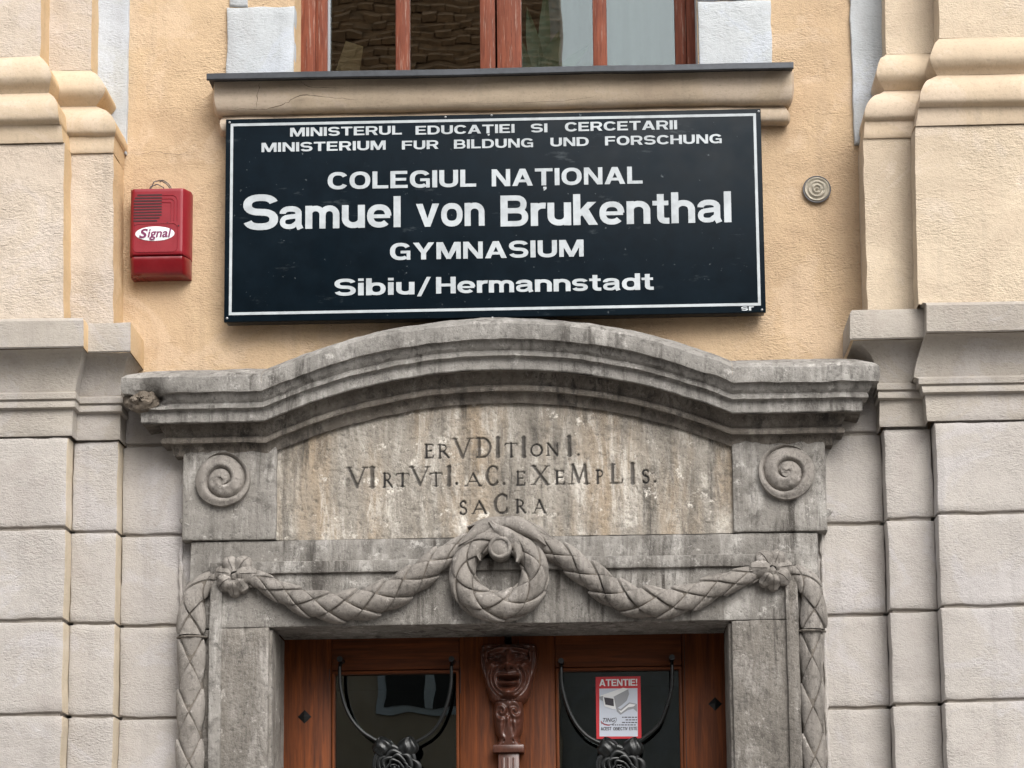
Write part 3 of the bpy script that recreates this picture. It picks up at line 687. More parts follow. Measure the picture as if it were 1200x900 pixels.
sbox('border_line', -hw+m_, hw-m_, -hh+mb, -hh+mb+tb, SY-.0012, SY-.0002, SILV)
sbox('border_line', -hw+m_, -hw+m_+tb, -hh+mb+tb, hh-m_-tb, SY-.0012, SY-.0002, SILV)
sbox('border_line', hw-m_-tb, hw-m_, -hh+mb+tb, hh-m_-tb, SY-.0012, SY-.0002, SILV)
def local(px, py):
    d = P(px, py, SY)-ctr; return d@ux, d@uz
for txt, xa, xb, ya, yb in (   # word, left px, right px, top px at left, baseline px at left (the board's own slope is taken out)
        ('MINISTERUL', 340, 471, 150.3, 160.6), ('EDUCAȚIEI', 487, 603, 148.2, 158.4), ('SI', 622, 641.5, 145.6, 155.8), ('CERCETARII', 662, 793.5, 144, 154.6),
        ('MINISTERIUM', 306.5, 452, 168, 178.8), ('FUR', 471, 514, 165.6, 175.8), ('BILDUNG', 532, 625, 164.3, 174.8), ('UND', 645, 690, 162, 172.2), ('FORSCHUNG', 709, 846, 160.3, 171),
        ('COLEGIUL', 384, 558, 202.5, 222.5), ('NAȚIONAL', 576, 753, 199, 219),
        ('S', 285, 326, 228.8, 270.4), ('amuel', 327.5, 469.5, 233, 269.3), ('von', 487.5, 568, 230, 266.5), ('Brukenthal', 586.5, 857, 229.8, 266),
        ('GYMNASIUM', 457, 684, 285.5, 305.3), ('Sibiu/', 392, 505, 327.4, 347.2), ('Hermannstadt', 511, 766, 325.2, 344.6), ('sr', 868.5, 883, 358, 364.6)):
    xm = (xa+xb)/2
    a, _ = local(xa, (ya+yb)/2); b, _ = local(xb, (ya+yb)/2)
    _, zt_ = local(xa+5, ya-.5); _, zb_ = local(xa+5, yb-.5)
    put_word(txt, ctr, ux, uz, a, b, zb_, zt_, SY-.0011, SILV, sign, gap=.058 if txt[-1:].islower() else .085)
for px, py in ((269, 143.5), (889, 130.5), (577, 372.5), (893, 363), (522, 137), (576, 135), (266, 373)):
    p = P(px, py, SY); ellipsoid('screw', (p[0], SY, p[1]), (.005, .003, .005), STEEL, sign, 10, 6)

# ------------------------------------------------------------------ siren box
BY = -.09
bx0, bx1 = PX(151, 280, BY), PX(223, 280, BY*.5); bz0, bz1 = PZ(187, 323.5, BY*.7), PZ(187, 223, BY*.7)
siren = thing('siren_box', 'red plastic alarm siren box with slotted grille and oval white badge, left of the sign', 'alarm siren', ((bx0+bx1)/2, 0, bz0))
zl = PZ(187, 299, BY)
def siren_fn(X, Z): 
    a = np.clip((X-PX(213, 280, BY))/(bx1-PX(213, 280, BY)), 0, 1); b = np.clip((bx0+.015-X)/.015, 0, 1)
    return .045*a**1.2+.012*b
hblock('housing', bx0, bx1, zl+.002, bz1, BY, .004, REDP, siren, bev=.010, res=.006, amp=0, edge=0, fn=siren_fn)
def lens_fn(X, Z): return siren_fn(X, Z)+.022*np.clip((zl-Z)/(zl-bz0), 0, 1)**1.5
hblock('lens', bx0+.001, bx1-.001, bz0, zl, BY+.001, .004, REDL, siren, bev=.012, res=.005, amp=.0006, edge=0, fn=lens_fn)
fx = lambda px: PX(px, 280, BY); fz = lambda py: PZ(187, py, BY)
for i in range(10):
    y = 228.5+i*3.35
    xa = 156+(4.2 if i == 0 else 1.4 if i == 1 else 0) ; xb = 189-(5 if i == 9 else 2.2 if i == 8 else 0)
    box('grille_slot', fx(xa), fx(xb), BY-.0012, BY+.004, fz(y+.85), fz(y-.85), REDD, siren)
for k in range(3):
    o_ = 5.2*k*.8
    pts = [(189, 229+o_)]+[(200.5-o_*.7+ (7-o_*.2)*math.sin(a), 236+o_*.25-(7-o_*.75)*math.cos(a)) for a in np.linspace(0, math.pi/2, 7)]+[(207.2-o_*.9, 259)]
    tube('ridge', [(fx(a), BY-.0004, fz(b)) for a, b in pts], .0016, REDP, siren, 6)
rp = []
for a0, cx, cy in ((0, 202, 268), (90, 202, 289), (180, 162, 289), (270, 162, 268)):
    for a in np.radians(np.linspace(a0-90, a0, 6)): rp.append((fx(cx+6*math.cos(a)), BY-.0004, fz(cy+6*math.sin(a))))
tube('panel_ridge', rp+[rp[0]], .0016, REDP, siren, 6)
ellipsoid('badge', (fx(181.5), BY-.001, fz(273.8)), (.0745, .0018, .0285), WHP, siren, 40, 6)
def bfont(txt, name, x0, x1, z0, z1, y, mat, parent, offset=0., shear=0., ext=.0003, space=1.):
    c = bpy.data.curves.new(name, 'FONT'); c.body = txt; c.offset = offset; c.shear = shear; c.extrude = ext; c.resolution_u = 4; c.space_character = space
    o = bpy.data.objects.new(name, c); sc.collection.objects.link(o); bpy.context.view_layer.update()
    me = bpy.data.meshes.new_from_object(o.evaluated_get(bpy.context.evaluated_depsgraph_get()))
    bpy.data.objects.remove(o); v = np.zeros(len(me.vertices)*3); me.vertices.foreach_get('co', v); v = v.reshape(-1, 3)
    lo, hi = v.min(0), v.max(0)
    W_ = np.stack([x0+(v[:, 0]-lo[0])/(hi[0]-lo[0])*(x1-x0), y-v[:, 2], z0+(v[:, 1]-lo[1])/(hi[1]-lo[1])*(z1-z0)], -1)
    fs = [tuple(p.vertices) for p in me.polygons]; bpy.data.meshes.remove(me)
    return mesh(name, W_, fs, mat, parent, smooth=False)
bfont('S', 'badge_lettering', fx(163), fx(173.5), fz(279), fz(268), BY-.0034, PURP, siren, .03, .25)
bfont('ignal', 'badge_lettering', fx(173), fx(201), fz(281.5), fz(268), BY-.0034, PURP, siren, .02, .2)
for px, py in ((157.5, 263.5), (196, 261.5), (209, 265)): ellipsoid('screw_hole', (fx(px), BY-.0008, fz(py)), (.0032, .001, .0032), REDD, siren, 10, 4)
cab = thing('siren_cable', 'thin looping grey cable standing out of the top of the red siren box', 'cable', (fx(187), -.03, fz(223)))
for q in ([(174, 225), (177, 219), (183, 216.5), (189, 218), (193, 222), (195, 226)], [(176, 222), (181, 213.5), (187, 211.5), (193, 214), (198, 219), (201, 224)], [(187, 213), (191, 211.5), (197, 215), (201, 221), (203, 226)]):
    s3 = spline([P(a, b, -.04) for a, b in q], 5); tube('wire', [(a, -.04+.004*math.sin(i), b) for i, (a, b) in enumerate(s3)], .0019, CABLE, cab, 6)

# ------------------------------------------------------------------ small round disc
dc = P(957.5, 221, -.02)
disc = thing('wall_disc', 'small round grey disc with concentric rings fixed to the yellow wall right of the sign', 'disc', (dc[0], 0, dc[1]))
nr, na = 30, 48; rr = np.linspace(0, .0515, nr); V = []
for r_ in rr:
    for a in np.linspace(0, 2*math.pi, na, endpoint=False):
        hgt = .020+.0032*math.cos(r_/.0515*math.pi*7)-.006*(r_/.0515)**2+.0015*vn(r_*90, a*2, 3)
        if r_ > .0505: hgt = -.01
        V.append((dc[0]+r_*math.cos(a), -hgt, dc[1]+r_*math.sin(a)))
mesh('disc_plate', V, gridfaces(nr, na, closed_j=True), DISC, disc)
tube('rim', [(dc[0]+.0515*math.cos(a), -.013, dc[1]+.0515*math.sin(a)) for a in np.linspace(0, 2*math.pi, 41)], .0024, CABLE, disc, 8, False)

# ------------------------------------------------------------------ the stone door surround
portal = thing('stone_portal', 'weathered grey carved stone door surround with arched hood, Latin inscription and garlands', 'door surround', ((DX0+DX1)/2, -.1, .12))
FY = -.075
def cx_(px, y=600, d=FY): return PX(px, y, d)
K1, K2 = PX(313, 525, FY-.03), PX(857.5, 525, FY-.03); EL, ER = PX(213, 525, FY), PX(969, 525, FY)
RISE = .182; hc = (K2-K1)/2; RAD = (hc*hc+RISE*RISE)/(2*RISE); XC = (K1+K2)/2
def archz(x):
    x = np.asarray(x, float); d = np.clip(np.abs(x-XC), 0, hc); return np.sqrt(RAD*RAD-d*d)-(RAD-RISE)
prof_px = [(.0, 429), (.10, 430), (.165, 433.5), (.18, 437), (.182, 449), (.178, 454.5), (.160, 456), (.158, 458), (.150, 464), (.136, 468.5), (.137, 470), (.142, 471), (.142, 474.5), (.128, 476), (.122, 478), (.121, 490), (.117, 491.5), (.070, 493), (.066, 496), (.056, 503), (.046, 508), (.058, 509.5), (.062, 513), (.060, 515.5), (.036, 517), (.030, 521), (.024, 527), (.02, 530), (-.05, 531)]
pr = [(o, PZ(250, y, FY-o)-.012) for o, y in prof_px]
def hood(name, xa, xb, mat, endl=False, endr=False, seed=0, mats=None, jrange=None):
    xs = np.linspace(xa, xb, max(6, int((xb-xa)/.010)))
    pj = pr if jrange is None else pr[jrange[0]:jrange[1]]
    V = np.zeros((len(xs), len(pj), 3))
    for j, (o, z) in enumerate(pj):
        X = xs.copy()
        if endl: X = xa+(xs-xa)*((xb-(xa-o*1.06))/(xb-xa))-o*1.06
        if endr: X = xa+(xs-xa)*((xb+o*1.0-xa)/(xb-xa))
        V[:, j, 0] = X; V[:, j, 2] = z+archz(X); V[:, j, 1] = FY-o
    cols_ = [V]
    def endcap(row, s_):
        c = row.copy(); c[:, 1] = 0.0; return c[None]
    if endl:
        m = V[:1].copy(); m[..., 1] = (m[..., 1])*.5; cols_ = [endcap(V[0], 1), m]+cols_
    if endr:
        m = V[-1:].copy(); m[..., 1] = (m[..., 1])*.5; cols_ = cols_+[m, endcap(V[-1], 1)]
    V = np.concatenate(cols_, 0)
    n1 = fbm(V[..., 0]*11, V[..., 2]*11, seed, 4); n2 = fbm(V[..., 0]*34, V[..., 2]*34+7, seed+4, 3)
    amp = .0035; V[..., 1] += amp*n1+.0025*n2; V[..., 2] += .003*fbm(V[..., 0]*16, V[..., 1]*20, seed+9, 3)
    wz = np.zeros(V.shape[:2]); 
    if jrange is None or jrange[0] == 0: wz[:, :6] = 1
    V[..., 2] += wz*.007*np.minimum(0, fbm(V[..., 0]*9+3, V[..., 1]*3, seed+15, 4)-.15)
    if endl and (jrange is None or True):   # the broken left corner
        hit = np.exp(-((V[..., 0]-PX(172, 462, -.24))/.060)**2-((V[..., 2]-PZ(172, 463, -.24))/.028)**2)
        V[..., 1] += .055*hit*(1+.5*n2); V[..., 0] += .02*hit
    return mesh(name, V, gridfaces(*V.shape[:2]), mat, portal, sharp=30)
for nm, xa, xb, el, er, sd_ in (('hood_stone', EL, K1, True, False, 1), ('hood_stone', K1+.0004, K2-.0004, False, False, 1), ('hood_stone', K2, ER, False, True, 1)):
    hood(nm, xa, xb, STC, el, er, sd_, jrange=(0, 17))
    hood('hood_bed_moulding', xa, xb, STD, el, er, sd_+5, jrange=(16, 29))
# broken brown face on the left corner
bz = P(166, 467, -.235)
ellipsoid('broken_corner', (bz[0]-.006, -.200, bz[1]), (.062, .038, .040), STBR, portal, 30, 22, fn=lambda th, a: 1+.22*float(vn(th*3, a*2.5, 5))+.07*float(vn(th*9, a*8, 8)))
# core of the portal behind hood
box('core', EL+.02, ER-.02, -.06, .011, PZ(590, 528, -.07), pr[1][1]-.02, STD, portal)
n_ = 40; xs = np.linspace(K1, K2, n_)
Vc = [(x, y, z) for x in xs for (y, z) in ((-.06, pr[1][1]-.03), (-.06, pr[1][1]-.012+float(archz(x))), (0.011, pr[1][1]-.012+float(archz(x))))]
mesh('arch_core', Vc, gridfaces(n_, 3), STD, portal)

# inscription
ZI0, ZI1 = PZ(590, 629, -.08), PZ(590, 455, -.08)
IX0, IX1 = cx_(323), cx_(859)
def seg_d(X, Z, a, b):
    a = np.array(a); b = np.array(b); d = b-a; L2 = max(d@d, 1e-12)
    t = np.clip(((X-a[0])*d[0]+(Z-a[1])*d[1])/L2, 0, 1); return np.hypot(X-a[0]-t*d[0], Z-a[1]-t*d[1])
th, tn = .085, .045
SF = .10
def IG(c):
    """strokes of an incised capital in a unit box: (points, half width)"""
    ser = lambda x, y, l=.13: ([(x-l, y), (x+l, y)], .032)
    if c == 'I': return [([(.5, .03), (.5, .97)], th*1.3), ([(.2, .97), (.8, .97)], .03), ([(.2, .03), (.8, .03)], .03)]
    if c == 'V': return [([(.12, .97), (.52, .03)], th), ([(.88, .97), (.52, .03)], tn), ser(.12, .97), ser(.88, .97)]
    if c == 'A': return [([(.12, .03), (.48, .97)], tn), ([(.48, .97), (.88, .03)], th), ([(.27, .36), (.72, .36)], tn), ser(.12, .03), ser(.88, .03)]
    if c == 'X': return [([(.12, .97), (.88, .03)], th), ([(.88, .97), (.12, .03)], tn), ser(.12, .97), ser(.88, .97), ser(.12, .03), ser(.88, .03)]
    if c == 'E': return [([(.22, .03), (.22, .97)], th), ([(.08, .97), (.85, .97), (.87, .84)], tn), ([(.22, .52), (.72, .52)], tn), ([(.08, .03), (.88, .03), (.92, .20)], tn)]
    if c == 'L': return [([(.25, .03), (.25, .97)], th), ([(.08, .97), (.42, .97)], .03), ([(.08, .03), (.86, .03), (.92, .22)], tn)]
    if c == 'T': return [([(.5, .03), (.5, .97)], th), ([(.06, .84), (.08, .96), (.92, .96), (.94, .84)], tn), ser(.5, .03)]
    if c == 'D': return [([(.22, .03), (.22, .97)], th), ([(.08, .97), (.22, .97)]+arc(.4, .5, .5, .47, 90, -90, 12, 2)+[(.08, .03)], tn*1.3)]
    if c == 'O': return [(arc(.5, .5, .40, .45, 0, 360, 22, 2), tn*1.4), (arc(.5, .5, .40, .45, 150, 210, 6, 2), th), (arc(.5, .5, .40, .45, -30, 30, 6, 2), th)]
    if c == 'C': return [(arc(.55, .5, .42, .45, 45, 315, 20, 2), tn*1.4), (arc(.55, .5, .42, .45, 145, 215, 6, 2), th), ([(.84, .70), (.84, .92)], .035), ([(.84, .08), (.84, .28)], .035)]
    if c == 'N': return [([(.18, .03), (.18, .97)], tn), ([(.82, .03), (.82, .97)], tn), ([(.16, .97), (.82, .03)], th), ser(.18, .03), ser(.82, .97), ser(.1, .97, .08)]
    if c == 'M': return [([(.14, .03), (.22, .97)], tn), ([(.22, .97), (.5, .12)], th), ([(.5, .12), (.78, .97)], tn), ([(.78, .97), (.88, .03)], th), ser(.14, .03), ser(.88, .03)]
    if c in 'RP':
        r_ = [([(.22, .03), (.22, .97)], th), ([(.08, .97), (.22, .97)]+arc(.42, .73, .28, .23, 90, -90, 10, 2)+[(.22, .50)], tn*1.2), ser(.22, .03)]
        if c == 'R': r_.append(([(.45, .50), (.90, .03)], th))
        return r_
    if c == 'S': return [(arc(.5, .74, .30, .22, 30, 270, 12, 2)+arc(.5, .27, .32, .24, 90, -150, 12, 2), tn*1.6), ([(.78, .76), (.78, .93)], .03), ([(.18, .06), (.18, .24)], .03)]
    if c == '.': return [([(.5, .5), (.5, .5)], .5)]
def z3(o, s_): return lambda a, b: (o[0]+a/s_, o[1]+b/s_)
q3 = z3((440, 360), 3.4615); q2 = z3((140, 360), 3.529)
LET = []
def addl(c, xa, xb, ya, yb, ink, q=q3):
    a = q(xa, ya); b = q(xb, yb); LET.append((c, a[0], b[0], a[1], b[1], ink))
F_, D_ = .80, 1.0
for a in (('E', 198, 238, 555, 613, D_), ('R', 250, 302, 555, 613, D_), ('V', 312, 392, 530, 612, F_), ('D', 406, 472, 528, 611, F_), ('I', 482, 510, 527, 609, F_), ('T', 523, 577, 550, 609, D_), ('I', 588, 614, 525, 608, F_), ('O', 626, 680, 553, 606, D_), ('N', 690, 747, 549, 604, D_), ('I', 773, 800, 522, 603, F_), ('.', 817, 828, 592, 603, .8)): addl(*a)
for a in (('V', 938, 1024, 660, 746, .8), ('I', 1028, 1062, 660, 746, .8), ('R', 1086, 1132, 684, 746, D_)): addl(*a, q=q2)
for a in (('T', 80, 140, 672, 729, D_), ('V', 138, 222, 645, 724, F_), ('T', 216, 274, 671, 728, D_), ('I', 285, 312, 645, 725, F_), ('.', 322, 337, 708, 723, D_), ('A', 363, 430, 671, 726, D_), ('C', 445, 502, 640, 726, F_), ('.', 515, 526, 710, 722, .7), ('E', 568, 609, 665, 723, D_), ('X', 633, 705, 641, 721, F_), ('E', 727, 769, 661, 719, D_), ('M', 783, 866, 635, 719, F_), ('P', 893, 932, 659, 716, D_), ('L', 947, 1006, 634, 716, .8), ('I', 1030, 1056, 631, 716, F_), ('S', 1078, 1114, 657, 715, D_), ('.', 1127, 1140, 701, 714, .8),
          ('S', 338, 374, 784, 842, D_), ('A', 388, 456, 783, 839, D_), ('C', 477, 542, 755, 840, F_), ('R', 566, 611, 779, 836, D_), ('A', 638, 693, 779, 836, D_)): addl(*a)
nx_ = int((IX1-IX0)/.0030); nz_ = int((ZI1-ZI0)/.0030)
xs = np.linspace(IX0, IX1, nx_); zs = np.linspace(ZI0, ZI1, nz_); X, Z = np.meshgrid(xs, zs, indexing='ij')
Y = np.full(X.shape, -.080)
dep = np.zeros(X.shape); ink = np.zeros(X.shape)
wob = .0012*fbm(X*60, Z*60, 31)
for (c, xa, xb, ya, yb, k) in LET:
    a = P(xa, yb, -.08); b = P(xb, ya, -.08); wl, hl = b[0]-a[0], b[1]-a[1]
    i0, i1 = np.searchsorted(xs, [a[0]-.02, b[0]+.02]); j0, j1 = np.searchsorted(zs, [a[1]-.02, b[1]+.02])
    sx_, sz_ = X[i0:i1, j0:j1], Z[i0:i1, j0:j1]; S = (slice(i0, i1), slice(j0, j1))
    for pts, hwid in IG(c):
        hwm = hwid*hl*(1. if c != '.' else 1.)*(.98 if k > .7 else 1.05)
        pw = [(a[0]+u*wl, a[1]+v*hl) for u, v in pts]
        for p_, q_ in zip(pw[:-1], pw[1:]):
            dd = seg_d(sx_, sz_, p_, q_)+wob[S]
            g_ = np.clip(1-dd/hwm, 0, 1); dep[S] = np.maximum(dep[S], np.minimum(g_*1.6, 1)*.0065*(.7 if k < .7 else 1))
            ink[S] = np.maximum(ink[S], k*np.clip((1.05-dd/hwm)*3.2, 0, 1)*(1 if k > .7 else np.clip(.72+.5*vn(sx_*160, sz_*160, 5), 0, 1)))
Y = Y+dep+.0030*fbm(X*7, Z*7, 51, 4)+.0013*fbm(X*55, Z*30, 55, 3)
# flaking: shallow scabs
sc_ = fbm(X*16, Z*9, 61, 4); Y += .0022*np.clip((sc_-.12)*12, 0, 1)
ink *= np.clip(1.1+.35*fbm(X*80, Z*80, 66), 0, 1)
mesh('inscription_stone', np.stack([X, Y, Z], -1), gridfaces(nx_, nz_), STP, portal, attr=ink, sharp=180)

# volute stones
JZ = PZ(590, 628.5, -.09)
def vol_block(x0, x1, seed, bump):
    return hblock('console_stone', x0, x1, JZ+.0005, PZ(590, 500, -.09), -.10, .0, ST, portal, bev=.006, res=.012, amp=.003, edge=.002, seed=seed)
vol_block(PX(214, 560, -.1), PX(324, 560, -.1), 61, 0); vol_block(PX(858.5, 560, -.1), PX(968, 560, -.1), 62, 0)
def volute(cx, cy, rpx, sgn, ph):
    c = P(cx, cy, -.13); rad = rpx/320*.985; nr, na = 60, 120; V = []
    pitch = rad/1.95
    for i in range(nr+1):
        r_ = rad*i/nr
        for j in range(na):
            a = 2*math.pi*j/na
            s_ = (r_/pitch-sgn*(a-ph)/(2*math.pi))
            fr_ = s_-math.floor(s_)
            turn = math.floor(s_)
            # rounded band between grooves, each turn stands higher towards the eye
            prof_ = (1-(2*fr_-1)**4)
            hgt = .018+.016*(1-r_/rad)+.012*(1-fr_)*prof_-.014*(1-prof_)
            if r_ < pitch*.42: hgt = max(hgt, .034)
            hgt += .0015*float(vn(a*3, r_*60, 7))
            if i == nr: hgt = -.01
            rr_ = r_*(1+.012*math.sin(a*3+ph))
            V.append((c[0]+rr_*math.cos(a), -.100-hgt, c[1]+rr_*math.sin(a)))
    return mesh('volute', V, gridfaces(nr+1, na, closed_j=True), STG, portal, sharp=50)
volute(260, 561, 33.5, 1, R(160)); volute(922, 552, 34, -1, R(20))
# broken hooks below the volutes
for px, py in ((219, 617), (967, 606)):
    c = P(px, py, -.08); s_ = 1 if px < 500 else -1
    tube('broken_scroll_end', [(c[0]-s_*.025, -.06, c[1]+.03), (c[0]-s_*.012, -.085, c[1]+.018), (c[0]+s_*.006, -.09, c[1]+.0), (c[0]+s_*.004, -.085, c[1]-.035)], [.008, .013, .014, .006], STC, portal, 8)

# lintel and architrave
LX0, LX1 = PX(222.5, 680, -.09), PX(960, 680, -.09)
hblock('lintel_stone', LX0, LX1, DZ+.0, JZ-.003, -.090, .0, ST, portal, bev=.005, res=.02, amp=.003, edge=.003, seed=71)
AX0, AX1 = PX(246.5, 680, -.11), PX(934, 680, -.11); AZ = PZ(590, 654.5, -.11)
hblock('architrave_stone', AX0, AX1, DZ-.001, AZ, -.108, -.05, ST, portal, bev=.004, res=.02, amp=.002, edge=.0015, seed=72)
bw = .045
hblock('architrave_fillet', AX0, AX1, AZ-bw, AZ+.001, -.124, -.09, ST, portal, bev=.006, res=.02, amp=.002, edge=.002, seed=73)
JT = PZ(590, 748, -.10); 
for s_, xo, xi in ((-1, PX(216, 820, -.09), DX0), (1, PX(966, 820, -.09), DX1)):
    x0, x1 = min(xo, xi), max(xo, xi)
    # jamb stones below the lintel
    segs = [DZ-.003, PZ(590, 748, -.1)]
    zcur = DZ-.004
    for h_ in (1.30, 1.62):
        zb = max(.12, zcur-h_)
        hblock('jamb_stone', x0, x1, zb, zcur-.001, -.090, .30, STJ, portal, bev=.008, res=.022, amp=.0035, edge=.003, seed=80+int(h_*10)+s_)
        zcur = zb-.004
        if zb <= .13: break
    ax0, ax1 = (AX0, DX0-.012) if s_ < 0 else (DX1+.012, AX1)
    hblock('jamb_face', ax0, ax1, .13, DZ-.0015, -.110, -.05, STJ, portal, bev=.008, res=.02, amp=.0035, edge=.003, seed=90+s_)
    fx0, fx1 = (AX0-.001, AX0+bw) if s_ < 0 else (AX1-bw, AX1+.001)
    hblock('jamb_fillet', fx0, fx1, .14, AZ-bw-.001, -.124, -.09, STJ if s_ > 0 else ST, portal, bev=.006, res=.02, amp=.003, edge=.002, seed=94+s_)
box('soffit_stone', DX0, DX1, -.085, .30, DZ+.001, DZ+.2, ST, portal)

# ---- garlands of overlapping leaves
def leafy(parent, path, rads, y0, nar, seglen, phase=0., yflat=1., front=100, tip=1, bulge=.15, closed=False, mat=None, core=True):
    mat = mat or STG
    p = np.asarray(path, float); n = len(p)
    dl = np.hypot(*(p[1:]-p[:-1]).T); S = np.concatenate([[0], np.cumsum(dl)]); Ltot = S[-1]; rads = np.asarray(rads, float)
    def at(s_):
        s_ = s_ % Ltot if closed else min(max(s_, 0), Ltot)
        x = np.interp(s_, S, p[:, 0]); z = np.interp(s_, S, p[:, 1]); r_ = np.interp(s_, S, rads)
        e = .012; s1, s2 = s_+e, s_-e
        if closed: s1 %= Ltot; s2 %= Ltot
        else: s1 = min(s1, Ltot); s2 = max(s2, 0)
        t = np.array([np.interp(s1, S, p[:, 0])-np.interp(s2, S, p[:, 0]), np.interp(s1, S, p[:, 1])-np.interp(s2, S, p[:, 1])])
        t /= np.linalg.norm(t); return x, z, r_, t
    def pt(s_, thv, k):
        x, z, r_, t = at(s_); nx, nz = -t[1], t[0]
        return (x+nx*math.sin(thv)*r_*k, y0-math.cos(thv)*r_*k*yflat, z+nz*math.sin(thv)*r_*k)
    if core:
        m_s = max(8, int(Ltot/.012)); V = [pt(Ltot*i/m_s, a, .90) for i in range(m_s+(0 if closed else 1)) for a in np.linspace(0, 2*math.pi, 20, endpoint=False)]
        mesh('core', V, gridfaces(m_s+(0 if closed else 1), 20, closed_i=closed, closed_j=True), STD, parent)
    nseg = max(2, round(Ltot/seglen)); ls = Ltot/nseg; dth = math.pi/nar
    for i in range(-1 if not closed else 0, 2*nseg+(1 if not closed else 0)):
        sc0 = i*ls/2
        for j in range(nar):
            t0 = phase+(2*j+(i % 2))*dth
            t0 = (t0+math.pi) % (2*math.pi)-math.pi
            if abs(math.degrees(t0)) > front: continue
            V = []; N = 8; lift = float(vn(i*3.7, j*5.1, 9)); chip = float(vn(i*1.7, j*2.3, 13))
            us = [-1.0, -1.0]+list(np.linspace(-.93, .93, N-2))+[1.0, 1.0]
            for iu, u in enumerate(us):
                for iv, v in enumerate(us):
                    # u, v run along the two diagonals' edges of the lozenge
                    uu, vv = u*.94, v*.94
                    s_ = sc0+(uu+vv)/2*ls/2*1.0; tv = t0+(uu-vv)/2*dth
                    if not closed: s_ = min(max(s_, 0), Ltot)
                    m = max(abs(u), abs(v)); ax = (u+v)/2*tip
                    k = 1.0+.02*lift+bulge*.55*(1-m**3)+bulge*(.95+.35*lift)*ax+.022*math.exp(-((m-.86)/.09)**2)*(1 if v > u else .3)-.018*math.exp(-((u-v)/.16)**2)
                    if m > .99: k -= .03
                    if iu in (0, len(us)-1) or iv in (0, len(us)-1): k = .88
                    k += .012*float(vn(s_*60, tv*5, 3))
                    V.append(pt(s_, tv, k))
            mesh('leaf', V, gridfaces(len(us), len(us)), mat, parent, sharp=60)
def part_empty(name, loc, parent, label=None):
    o = bpy.data.objects.new(name, None); sc.collection.objects.link(o); o.parent = parent
    o.location = tuple(np.array(loc)-wloc(parent)); o.empty_display_size = .05
    if label: o['label'] = label
    return o
GY = -.125
def pxpath(pts, yy, n=8):
    s_ = spline(pts, n); return [P(a, b, yy) for a, b, r_ in s_], [r_/325 for a, b, r_ in s_]
pth, rd = pxpath([(283, 676, 9), (303, 680, 11), (336, 697, 13.5), (366, 708, 16.5), (407, 711, 18.5), (452, 699, 18.5), (491, 675, 16.5), (519, 653, 14), (553, 633, 10)], GY)
g = part_empty('swag', (pth[0][0], GY, pth[0][1]), portal, 'left leaf garland drooping from flower to wreath'); leafy(g, pth, rd, GY, 4, .125, phase=.25, tip=1)
pth, rd = pxpath([(896, 670, 8), (889, 671, 9), (848, 684, 13.5), (803, 702, 16.5), (769, 707, 18.5), (731, 701, 18.5), (695, 677, 16.5), (655, 648, 14), (619, 629, 10)], GY)
g = part_empty('swag', (pth[0][0], GY, pth[0][1]), portal, 'right leaf garland drooping from flower to wreath'); leafy(g, pth, rd, GY, 4, .125, phase=-.25, tip=1)
wr = part_empty('wreath', (*P(584, 672, -.15)[:1], -.15, P(584, 672, -.15)[1]), portal)
ang = np.radians(np.linspace(70, 430, 61)); wp = [P(584.5+43*math.cos(a), 672-39*math.sin(a), -.145) for a in ang]; wrd = [(15.5-2.2*math.sin(a)*1.0)/325 for a in ang]
leafy(wr, wp, wrd, -.145, 4, .13, phase=.3, closed=True, tip=1, front=120)
# boss and leaf cap over the wreath
c = P(585.5, 641.5, -.20)
V = []
for r_, y in ((0, -.205), (.012, -.206), (.022, -.202), (.028, -.200), (.032, -.205), (.036, -.206), (.0405, -.203), (.043, -.195), (.043, -.15), (.040, -.10)):
    for a in np.linspace(0, 2*math.pi, 28, endpoint=False): V.append((c[0]+r_*math.cos(a), y, c[1]+r_*math.sin(a)))
mesh('boss', V, gridfaces(10, 28, closed_j=True), STG, wr)
def leafpatch(pts, wid, y0, parent, bul=.02, name='cap_leaf', droop=0., mat=None, cup=0.):
    """curved leaf along a px path with half widths (px)"""
    s_ = spline([(a, b, w_) for (a, b), w_ in zip(pts, wid)], 6); n = len(s_); V = []
    cen = [P(a, b, y0) for a, b, w_ in s_]
    for i in range(n):
        t = cen[min(i+1, n-1)]-cen[max(i-1, 0)]; t = t/np.linalg.norm(t); nn = np.array([-t[1], t[0]]); hw_ = max(s_[i][2], .3)/325
        for j, v in enumerate([-1, -1, -.8, -.4, 0, .4, .8, 1, 1]):
            q = cen[i]+nn*hw_*v; ed = 1-v*v
            y = y0-bul*ed**.6-droop*math.sin(math.pi*i/(n-1))-.004*math.exp(-(v*5)**2)*-1
            if j in (0, 8): y = y0+.03
            V.append((q[0], y, q[1]))
    return mesh(name, V, gridfaces(n, 9), mat or STG, parent, sharp=60)
leafpatch([(538, 640), (552, 630), (566, 620), (580, 614), (590, 616)], [1, 7, 10, 8, 3], -.155, wr, .030)
leafpatch([(640, 640), (628, 628), (612, 618), (596, 613), (582, 618)], [1, 7, 10, 9, 4], -.155, wr, .030)
leafpatch([(574, 612), (582, 620), (592, 626), (604, 634), (608, 650), (606, 660)], [3, 7, 9, 8, 6, 2], -.165, wr, .028)
leafpatch([(584, 616), (574, 626), (564, 636), (560, 648), (563, 658)], [4, 8, 7, 5, 1], -.160, wr, .026)
leafpatch([(548, 619), (566, 613), (588, 611), (610, 613), (632, 622), (655, 640)], [1, 5, 6, 6, 5, 1], -.12, wr, .035)
